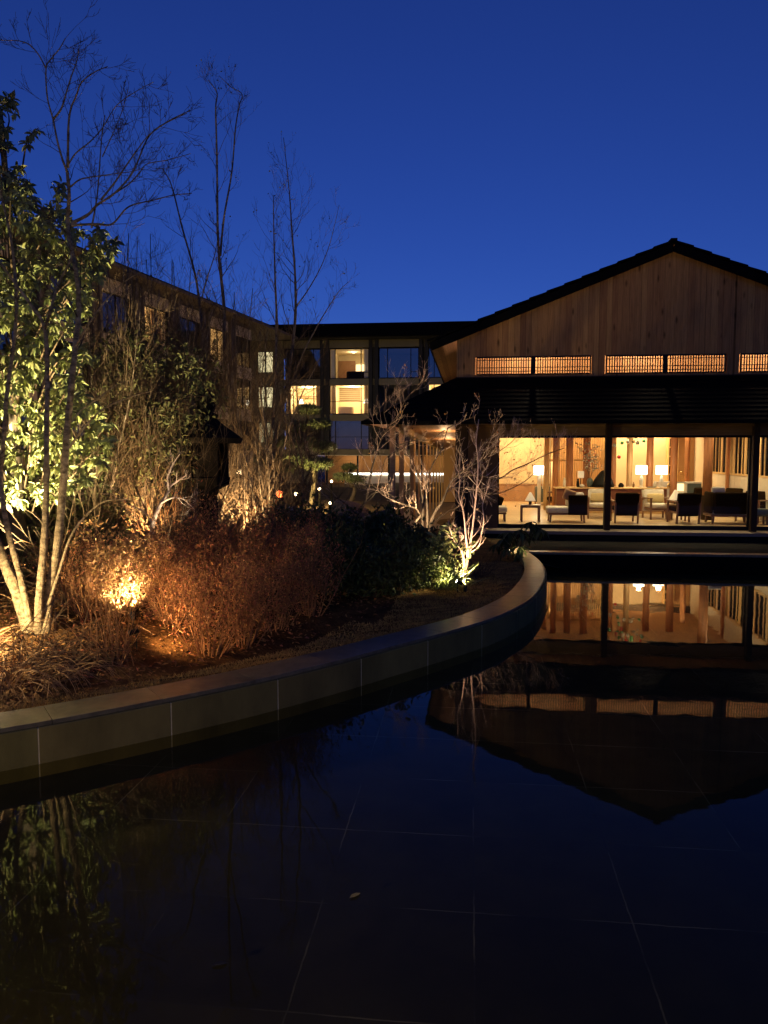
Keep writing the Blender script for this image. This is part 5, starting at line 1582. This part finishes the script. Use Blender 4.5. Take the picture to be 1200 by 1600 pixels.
# ================================================================== SHRUBS
def mk_shrub(label, leaf_m, twig_m, n_, rad, ht, size, seed, stems=26, name='shrub', cat='shrub', upright=.6, ratio=.42, tipp=.45, kd=1):
    rng = random.Random(seed)
    t = thing(name, label, cat)
    w = MB(); tips = []
    for k in range(stems):
        a = rng.uniform(0, 2 * PI); e = rng.uniform(.15, 1.0)
        d = Vector((math.cos(a) * (1 - upright) * 1.6 * e, math.sin(a) * (1 - upright) * 1.6 * e, 1))
        grow(w, rng, Vector((math.cos(a) * rad * .3 * e, math.sin(a) * rad * .3 * e, 0)), d, ht * rng.uniform(.75, 1.12) * (1.12 if kd > 1 else 1), .008, kd, wig=.15, up=.02, kids=(3, 5), ratio=.4, spread=.7, tips=tips, seg=5)
    pos = []
    while len(pos) < n_:
        v = rv(rng) * (rng.random() ** .28)
        p = Vector((v.x * rad, v.y * rad, ht * (.5 + .52 * v.z)))
        lump = .86 + .16 * math.sin(v.x * 6 + seed) * math.sin(v.y * 5) + .1 * math.sin(v.z * 9 + v.x * 4)
        p.x *= lump; p.y *= lump
        if rng.random() < tipp and tips:
            q = tips[rng.randrange(len(tips))][0]; p = q + rv(rng) * .07
        if p.z < .02: continue
        pos.append(tuple(p))
    N = len(pos)
    d = np.array([tuple(rv(rng) + Vector((0, 0, .35))) for _ in pos]); u_ = np.array([tuple(rv(rng)) for _ in pos])
    ln = np.random.RandomState(seed).uniform(*size, N)
    m_ = MB()
    if size[1] > .06: m_.leaves(np.array(pos), d, u_, ln, ln * ratio, .2, .2)
    else: m_.flakes(np.array(pos), d, u_, ln, ln * ratio)
    w.build('stems', MT[twig_m], t); m_.build('foliage', MT[leaf_m], t)
    return t
def put(proto, used, px, Y, label, sc, group, rng):
    q = gp(px, Y, .05)
    if not used[0]:
        used[0] = True
        proto.location = q; proto.scale = sc; proto['label'] = label; proto['group'] = group
        return proto
    return dup(proto, q, rng.uniform(0, 6.28), label, sc, group)
rng = random.Random(77)
RA = mk_shrub('x', 'leaf_rust', 'twig_red', 2500, .55, .84, (.024, .046), 81, tipp=.82, kd=2, stems=30)
RB = mk_shrub('x', 'leaf_rust', 'twig_red', 2300, .60, .76, (.024, .046), 82, upright=.5, tipp=.82, kd=2, stems=30)
ua, ub = [False], [False]
RUST = [(262, 8.35, .85, 'rusty azalea mound right beside the glowing leaves'), (322, 7.6, .92, 'rusty azalea mound in the front row below the lantern'), (376, 7.95, .98, 'rusty azalea mound below the forked slender trunks'),
        (428, 8.55, .98, 'rusty azalea mound in the front row, dimly lit'), (482, 9.2, .98, 'rusty azalea mound at the dark end beside the green shrubs'), (300, 9.1, 1.1, 'tall rusty azalea behind the front row, left of the lantern foot'),
        (352, 9.4, 1.15, 'tall rusty azalea at the foot of the slender trunks'), (408, 9.8, 1.1, 'tall rusty azalea behind the front row near the pale flowers'), (462, 11.0, 1.0, 'back rusty azalea touching the dark green shrubs'),
        (235, 9.9, .9, 'back rusty azalea behind the glowing leaves'), (130, 8.4, .8, 'sparse rusty azalea between the pale trunks and the glowing leaves')]
for i, (px, Y, s, lb) in enumerate(RUST):
    sc = s * rng.uniform(.95, 1.05)
    if i % 2 == 0: put(RA, ua, px, Y, lb, (sc, sc, sc * rng.uniform(.9, 1.1)), 'rusty azaleas', rng)
    else: put(RB, ub, px, Y, lb, (sc, sc, sc * rng.uniform(.9, 1.15)), 'rusty azaleas', rng)
GA = mk_shrub('x', 'leaf_shrub', 'twig', 1900, .62, .82, (.06, .11), 91)
GB = mk_shrub('x', 'leaf_shrub', 'twig', 1700, .60, .74, (.06, .10), 92, upright=.5)
ua, ub = [False], [False]
GREEN = [(524, 10.2, .95, 'dark green shrub at the left end of the green row beside the azaleas'), (572, 10.4, .92, 'dark green shrub in the middle of the front green row'), (618, 10.75, .92, 'dark green shrub in the front row catching a little light'),
         (662, 11.3, .9, 'green shrub next to the small glowing tree'), (495, 12.2, 1.0, 'dark green shrub under the white flowers'), (545, 12.6, 1.05, 'dark green shrub in the back row below the leaning tree'),
         (600, 12.9, 1.0, 'dark green shrub in the back row before the walk post'), (648, 13.2, .95, 'dark green shrub in the back row below the multi stemmed tree'), (440, 12.6, .9, 'dark green shrub hidden behind the azaleas'),
         (575, 15.2, .9, 'dark shrub far back on the courtyard side')]
for i, (px, Y, s, lb) in enumerate(GREEN):
    sc = s
    if i % 2 == 0: put(GA, ua, px, Y, lb, (sc, sc, sc), 'dark green shrubs', rng)
    else: put(GB, ub, px, Y, lb, (sc, sc, sc), 'dark green shrubs', rng)
q = mk_shrub('bright green shrub lit beside the small glowing tree', 'leaf_lime', 'twig', 420, .34, .72, (.08, .14), 93, stems=12); q.location = gp(682, 11.8)
q = mk_shrub('glowing shrub with golden leaves burnt bright by a hidden spotlight', 'leaf_gold', 'twig_red', 2200, .42, .95, (.035, .07), 94, stems=18); q.location = gp(183, 8.45)
q = mk_shrub('flowering shrub with small pale petals among the dark green shrubs', 'linen', 'twig', 130, .28, .6, (.04, .06), 95, stems=10); q.location = gp(446, 13.0); q.scale = (1, 1, 1.3)
# plant with drooping leaves at the end of the wall
rng = random.Random(99)
r0 = gp(806, 15.05)
t = thing('drooping_plant', 'dark plant with long drooping leaves at the far end of the curved wall', 'plant', tuple(r0))
tk = MB(); pos = []; d = []; u_ = []; ll = []
for (x, y) in ((838, 818), (828, 812), (812, 824), (795, 828), (786, 838), (800, 838), (820, 832), (776, 846), (792, 852), (812, 850), (846, 822), (808, 862)):
    c = P(x, y + 4, 15.0 + rng.uniform(-.25, .25)) - r0
    tk.tube(smooth_path([Vector((rng.uniform(-.05, .05), 0, 0)), c * .5 + Vector((0, 0, .1)), c], 6), [.016, .014, .012, .01, .008, .007, .006], 5, cap=False)
    for k in range(9):
        a = 2 * PI * k / 9 + rng.uniform(-.2, .2)
        pos.append(tuple(c)); d.append((math.cos(a), math.sin(a), rng.uniform(-1.0, .15))); u_.append((0, 0, 1)); ll.append(rng.uniform(.20, .30))
w = MB(); ll = np.array(ll); w.leaves(np.array(pos), np.array(d), np.array(u_), ll, ll * .30, .15, .35)
tk.build('stems', MT['twig'], t); w.build('foliage', MT['leaf_shrub'], t)
# bare twiggy shrubs low in front
def twiggy(label, px, Y, n_, ln, seed, m_='twig_red', lean=0, name='shrub', arch=0.0, r_=.006, sp=.3):
    rng = random.Random(seed); root = gp(px, Y)
    t = thing(name, label, 'shrub', tuple(root)); w = MB()
    for k in range(n_):
        d = Vector((rng.gauss(lean, sp), rng.gauss(0, sp), 1))
        grow(w, rng, Vector((rng.gauss(0, .09), rng.gauss(0, .08), 0)), d, ln * rng.uniform(.6, 1.15), r_, 1, wig=.13, up=-arch, kids=(1, 4), ratio=.5, spread=.45, seg=7)
    w.build('stems', MT[m_], t)
twiggy('bare upright twiggy shrub standing in front of the glowing leaves', 172, 7.15, 34, .75, 101)
twiggy('tangle of dry arching stems at the foot of the pale trunks', 30, 6.9, 46, .9, 102, 'twig', arch=.22, sp=.7)
twiggy('tangle of dry arching stems left of the bare upright shrub', 110, 7.0, 40, .7, 103, 'twig', arch=.2, sp=.7)
twiggy('tangle of straw coloured dry stems nearest the kerb at the left edge', 12, 6.55, 60, .75, 112, 'straw', arch=.24, sp=.8)
twiggy('tangle of straw coloured dry stems below the pale trunks', 72, 6.75, 60, .7, 113, 'straw', arch=.24, sp=.8)
twiggy('tangle of straw coloured dry stems running out of the left edge', -40, 6.9, 60, .9, 114, 'straw', arch=.24, sp=.8)
twiggy('wiry dry stems behind the pale trunks', 95, 8.9, 40, 1.2, 104, 'twig', arch=.15, sp=.5)
twiggy('dry arching stems right of the pale trunks', 150, 8.7, 34, 1.1, 105, 'twig_red', arch=.18, sp=.5)
twiggy('thin dry shoots standing left of the lantern foot', 262, 11.0, 40, 1.3, 106, 'twig_red', arch=.05, sp=.3)
twiggy('fine dry stalks at the right of the rusty azaleas', 505, 10.2, 30, 1.0, 107, 'twig_red', lean=.2, arch=.05)
twiggy('fine bare shrub in the dark right of the small glowing tree', 750, 12.4, 26, .6, 108, 'twig', arch=.05, sp=.5)
# grass tuft near the light, dead lawn, leaf litter
def grass(name, label, kind, pts, hmin, hmax, m_, seed, cat=None, bend=.6, wd=.008):
    rs = np.random.RandomState(seed)
    pts = np.array(pts); N = len(pts)
    d = np.stack([rs.normal(0, bend, N), rs.normal(0, bend, N), np.ones(N)], 1)
    u_ = rs.normal(0, 1, (N, 3))
    ln = rs.uniform(hmin, hmax, N)
    w = MB(); w.leaves(pts, d, u_, ln, np.full(N, wd), .1, .5)
    o = w.build(name, MT[m_])
    if kind: o['kind'] = kind
    if label: o['label'] = label
    if cat: o['category'] = cat
    return o
rs = np.random.RandomState(3)
c = gp(688, 11.35)
grass('grass_tuft', 'arching tuft of lit grass at the foot of the small glowing tree', None, [(c.x + rs.normal(0, .14), c.y + rs.normal(0, .12), float(gz(c.x, c.y)) - .02) for _ in range(520)], .25, .5, 'leaf_lime', 5, 'grass', .55, .012)
pts = []
while len(pts) < 70000:
    y = rs.uniform(4.2, 14.5); off = .42 + (rs.rand() ** 1.2) * (.42 if y < 8 else .42 + .42 * (y - 8))
    x = xc(y) - off * (1.25 if y < 9 else 1.0)
    if x < -8: continue
    pts.append((x, y, float(gz(x, y)) - .01))
grass('dead_lawn', 'short brown winter lawn along the inner edge of the curved wall', 'stuff', pts, .018, .042, 'deadgrass', 6, 'grass', .8, .005)
pts = []
while len(pts) < 11000:
    y = rs.uniform(5.0, 14); x = xc(y) - rs.uniform(1.2, 5.5) - max(0, y - 8) * .25
    if x > -2.4 and math.sin(x * 2.3 + y) * math.sin(y * 1.9 - x) < rs.uniform(-1.1, .9): continue
    pts.append((x, y, float(gz(x, y)) + rs.uniform(0, .03)))
pts = np.array(pts); N = len(pts)
w = MB(); w.flakes(pts, np.stack([rs.normal(0, 1, N), rs.normal(0, 1, N), rs.normal(0, .25, N)], 1), np.stack([rs.normal(0, .4, N), rs.normal(0, .4, N), np.ones(N)], 1), rs.uniform(.025, .085, N), rs.uniform(.014, .04, N))
o = w.build('leaf_litter', MT['litter']); tag(o, 'dry brown leaves strewn over the bed between the shrubs', 'leaves', None, 'stuff')
# leaves lying in the pond
def pond_leaf(label, px, py, ln, rot, m_):
    r = ray(px, py); tt = (.006 - EYE) / r.z; q = Vector((r.x * tt, r.y * tt, .006))
    w = MB(); w.leaves(np.array([(0, 0, 0)]), np.array([(math.cos(rot), math.sin(rot), 0.02)]), np.array([(0, 0, 1.0)]), np.array([ln]), np.array([ln * .38]), .12, .03)
    o = w.build('floating_leaf', MT[m_], loc=tuple(q)); tag(o, label, 'leaf')
pond_leaf('yellow green leaf floating on the dark pond', 546, 1403, .075, R(40), 'leaf_yellow')
pond_leaf('dark sodden leaf on the pond near the bottom left', 330, 1508, .075, R(15), 'leaf_black')
# rocks and a fallen log near the walk
def rock(label, px, Y, z, rx, ry, rz, seed):
    rng = random.Random(seed); q = P(px, 800, Y)
    bm = bmesh.new(); bmesh.ops.create_icosphere(bm, subdivisions=4, radius=1)
    for v in bm.verts:
        n_ = v.co.normalized(); f = 1 + .18 * math.sin(n_.x * 3 + seed) * math.cos(n_.y * 4 - seed) + .10 * math.sin(n_.z * 9 + n_.x * 7 + seed) + rng.uniform(-.02, .02)
        v.co = Vector((n_.x * rx * f, n_.y * ry * f, max(-.3, n_.z) * rz * f))
    w = MB(); w.bm(bm); o = w.build('rock', MT['rock'], loc=(q.x, Y, z), rotz=seed); tag(o, label, 'rock', 'garden rocks')
rock('broad dark rock left of the walk post', 545, 21.5, .05, 1.3, .8, .85, 1)
rock('flat layered rock touching the first walk post', 592, 20.6, .02, .8, .6, .65, 2)
rock('low rock beside the red courtyard lamp', 470, 24, .0, 1.2, .8, .6, 3)
t = thing('fallen_log', 'pale edged fallen log leaning against the rocks left of the walk post', 'log', tuple(P(600, 806, 19.6)))
w = MB(); w.tube(smooth_path([(-.75, 0, -.28), (-.2, 0, -.02), (.28, 0, .16)], 8), [.11, .12, .115, .11, .105, .10, .095, .09, .08], 10); w.build('log_body', MT['bark_grey'], t)
w = MB(); w.tube([(-.25, 0, .02), (-.15, -.05, .2), (-.05, -.05, .32)], [.03, .02, .008], 6); w.build('branch_stub', MT['twig'], t)
for i, (x, y, lb) in enumerate(((690, 832, 'small dry leaf heap lying on the veranda edge left of the middle'), )): pass

# ================================================================== GARDEN LIGHTS
WARM = (1.0, .70, .34)
q = gp(-75, 8.2); spot_fixture('spotlight behind the pale trunks, aimed up at the evergreen', (q.x, q.y, q.z + .22), tuple(P(85, 600, 10.0)), 5200, (1.0, .87, .52), 66, blend=1.0)
q = gp(150, 8.9); spot_fixture('second spotlight right of the pale trunks, aimed up at the evergreen', (q.x, q.y, q.z + .3), tuple(P(60, 600, 10.0)), 330, (1.0, .80, .42), 70)
q = gp(-75, 6.85); spot_fixture('spotlight left of the pale trunks, washing their feet', (q.x, q.y, q.z + .45), tuple(P(60, 985, 7.2)), 230, (1.0, .74, .42), 165, blend=.3)
q = gp(203, 8.12); spot_fixture('spotlight just in front of the glowing golden shrub', (q.x, q.y, q.z + .16), tuple(P(180, 865, 8.5)), 300, (1.0, .74, .42), 110, size=.03)
q = gp(208, 7.45); spot_fixture('added low fill light in front of the glowing shrub aimed along the azaleas', (q.x, q.y, q.z + .24), tuple(P(390, 925, 8.2)), 85, (1.0, .56, .24), 150, size=.05)  # added: stands in for the shrub spotlight's throw over the azaleas
q = gp(728, 11.15); spot_fixture('spotlight at the foot of the small glowing tree', (q.x, q.y, q.z + .10), tuple(P(738, 790, 11.7)), 460, (1.0, .68, .46), 90)
q = gp(716, 11.0); spot_fixture('added fill light at the right end of the green shrubs aimed back along them', (q.x, q.y, q.z + .2), tuple(P(630, 870, 11.0)), 80, (1.0, .84, .46), 110)  # added: imitates spill from the small tree's spotlight
q = gp(800, 14.9); spot_fixture('small light under the drooping plant at the wall end', (q.x - .05, q.y + .1, q.z + .22), (2.85, 14.75, .3), 70, (1.0, .82, .55), 110)
q = gp(250, 10.1); spot_fixture('spotlight under the white lit gnarled shrub', (q.x, q.y - .1, q.z + .2), tuple(P(268, 735, 10.5)), 260, (1.0, .85, .60), 44)
q = gp(225, 10.6); spot_fixture('spotlight in the thicket left of the lantern, aimed up into the twigs', (q.x, q.y, q.z + .5), tuple(P(235, 560, 11.8)), 320, (1.0, .66, .34), 110)
q = gp(372, 13.4); spot_fixture('spotlight behind the stone lantern aimed at the slender trunks', (q.x, q.y, q.z + .3), tuple(P(395, 620, 15.4)), 900, (1.0, .70, .38), 100)
q = gp(640, 15.8); spot_fixture('spotlight under the dark multi stemmed tree', (q.x, q.y, q.z + .15), tuple(P(655, 690, 16.6)), 380, (1.0, .74, .46), 120)
q = gp(205, 10.9); spot_fixture('added fill light among the bare saplings right of the lit evergreen', (q.x, q.y, q.z + .4), tuple(P(240, 520, 12.6)), 620, (1.0, .68, .36), 62)  # added to brighten the saplings
# courtyard lamps
for px, py, Y, pw_, col, m_, r_, lb in ((437, 772, 31, 40, (1, .14, .03), 'lens_red', .14, 'red glowing globe lamp in the courtyard beside the pine'), (463, 772, 29, 700, (1, .78, .30), 'globe', .07, 'yellow globe lamp at the foot of the lit pine'),
                                     (499, 764, 31, 260, (1, .74, .42), 'globe', .06, 'globe lamp right of the lit pine trunk'), (516, 786, 27, 30, (1, .72, .4), 'globe', .05, 'small globe lamp low before the dark rocks'),
                                     (518, 752, 35, 40, (1, .7, .4), 'globe', .06, 'globe lamp half hidden before the lobby windows'), (374, 738, 20, 60, (1, .8, .5), 'globe', .07, 'bright globe lamp shining through beside the lantern')):
    globe_lamp(lb, tuple(P(px, py, Y)), pw_, col, m_, r_)
# floods on the side wing, plus added ones for hotel front and lodge gable
for s, lb in ((4.0, 'far'), (12.0, 'middle'), (19.0, 'near')):
    q = W0 + WD * s + Vector((.97, -.244, 0)) * 7.5
    tg = W0 + WD * s + Vector((0, 0, 9.5))
    spot_fixture('ground flood lighting the side wing, %s one of the row' % lb, (q.x, q.y, .45), tuple(tg), 620, (1.0, .66, .36), 100)
q = L(-9.5, 30); spot_fixture('added ground flood brightening the hotel front across the courtyard', (q.x, q.y, .4), tuple(L(-9, 40, 7)), 900, (1.0, .76, .42), 120)  # added to lift the facade panels, not a known fixture
q = Vector((-0.6, 13.9, .75)); spot_fixture('added ground flood hidden among the green shrubs to brighten the lodge gable', tuple(q), tuple(L(4.2, .5, 5.9)), 260, (1.0, .66, .32), 75)  # added out of sight so the gable boards show
# unseen lamp added behind the photographer to warm kerb and pond floor
t = thing('added_terrace_lamp', 'added low black bollard lamp, out of view on the terrace, warming kerb and pond floor', 'bollard lamp', (-2.6, .1, .35))
w = MB(); w.lathe([(.12, 0), (.12, .04), (.035, .06), (.03, .9)], 14); w.build('post', MT['black'], t)
w = MB(); w.lathe([(.10, .9), (.12, .92), (.15, 1.15), (.14, 1.16)], 14); w.build('lantern_glass', MT['shade_lit'], t)
w = MB(); w.lathe([(.19, 1.162), (.17, 1.20), (.03, 1.3)], 14); w.build('cap', MT['black'], t)
lamp('added_terrace_glow', 'POINT', (0.2, .2, 1.05), 180, (1.0, .70, .36), t, .12)
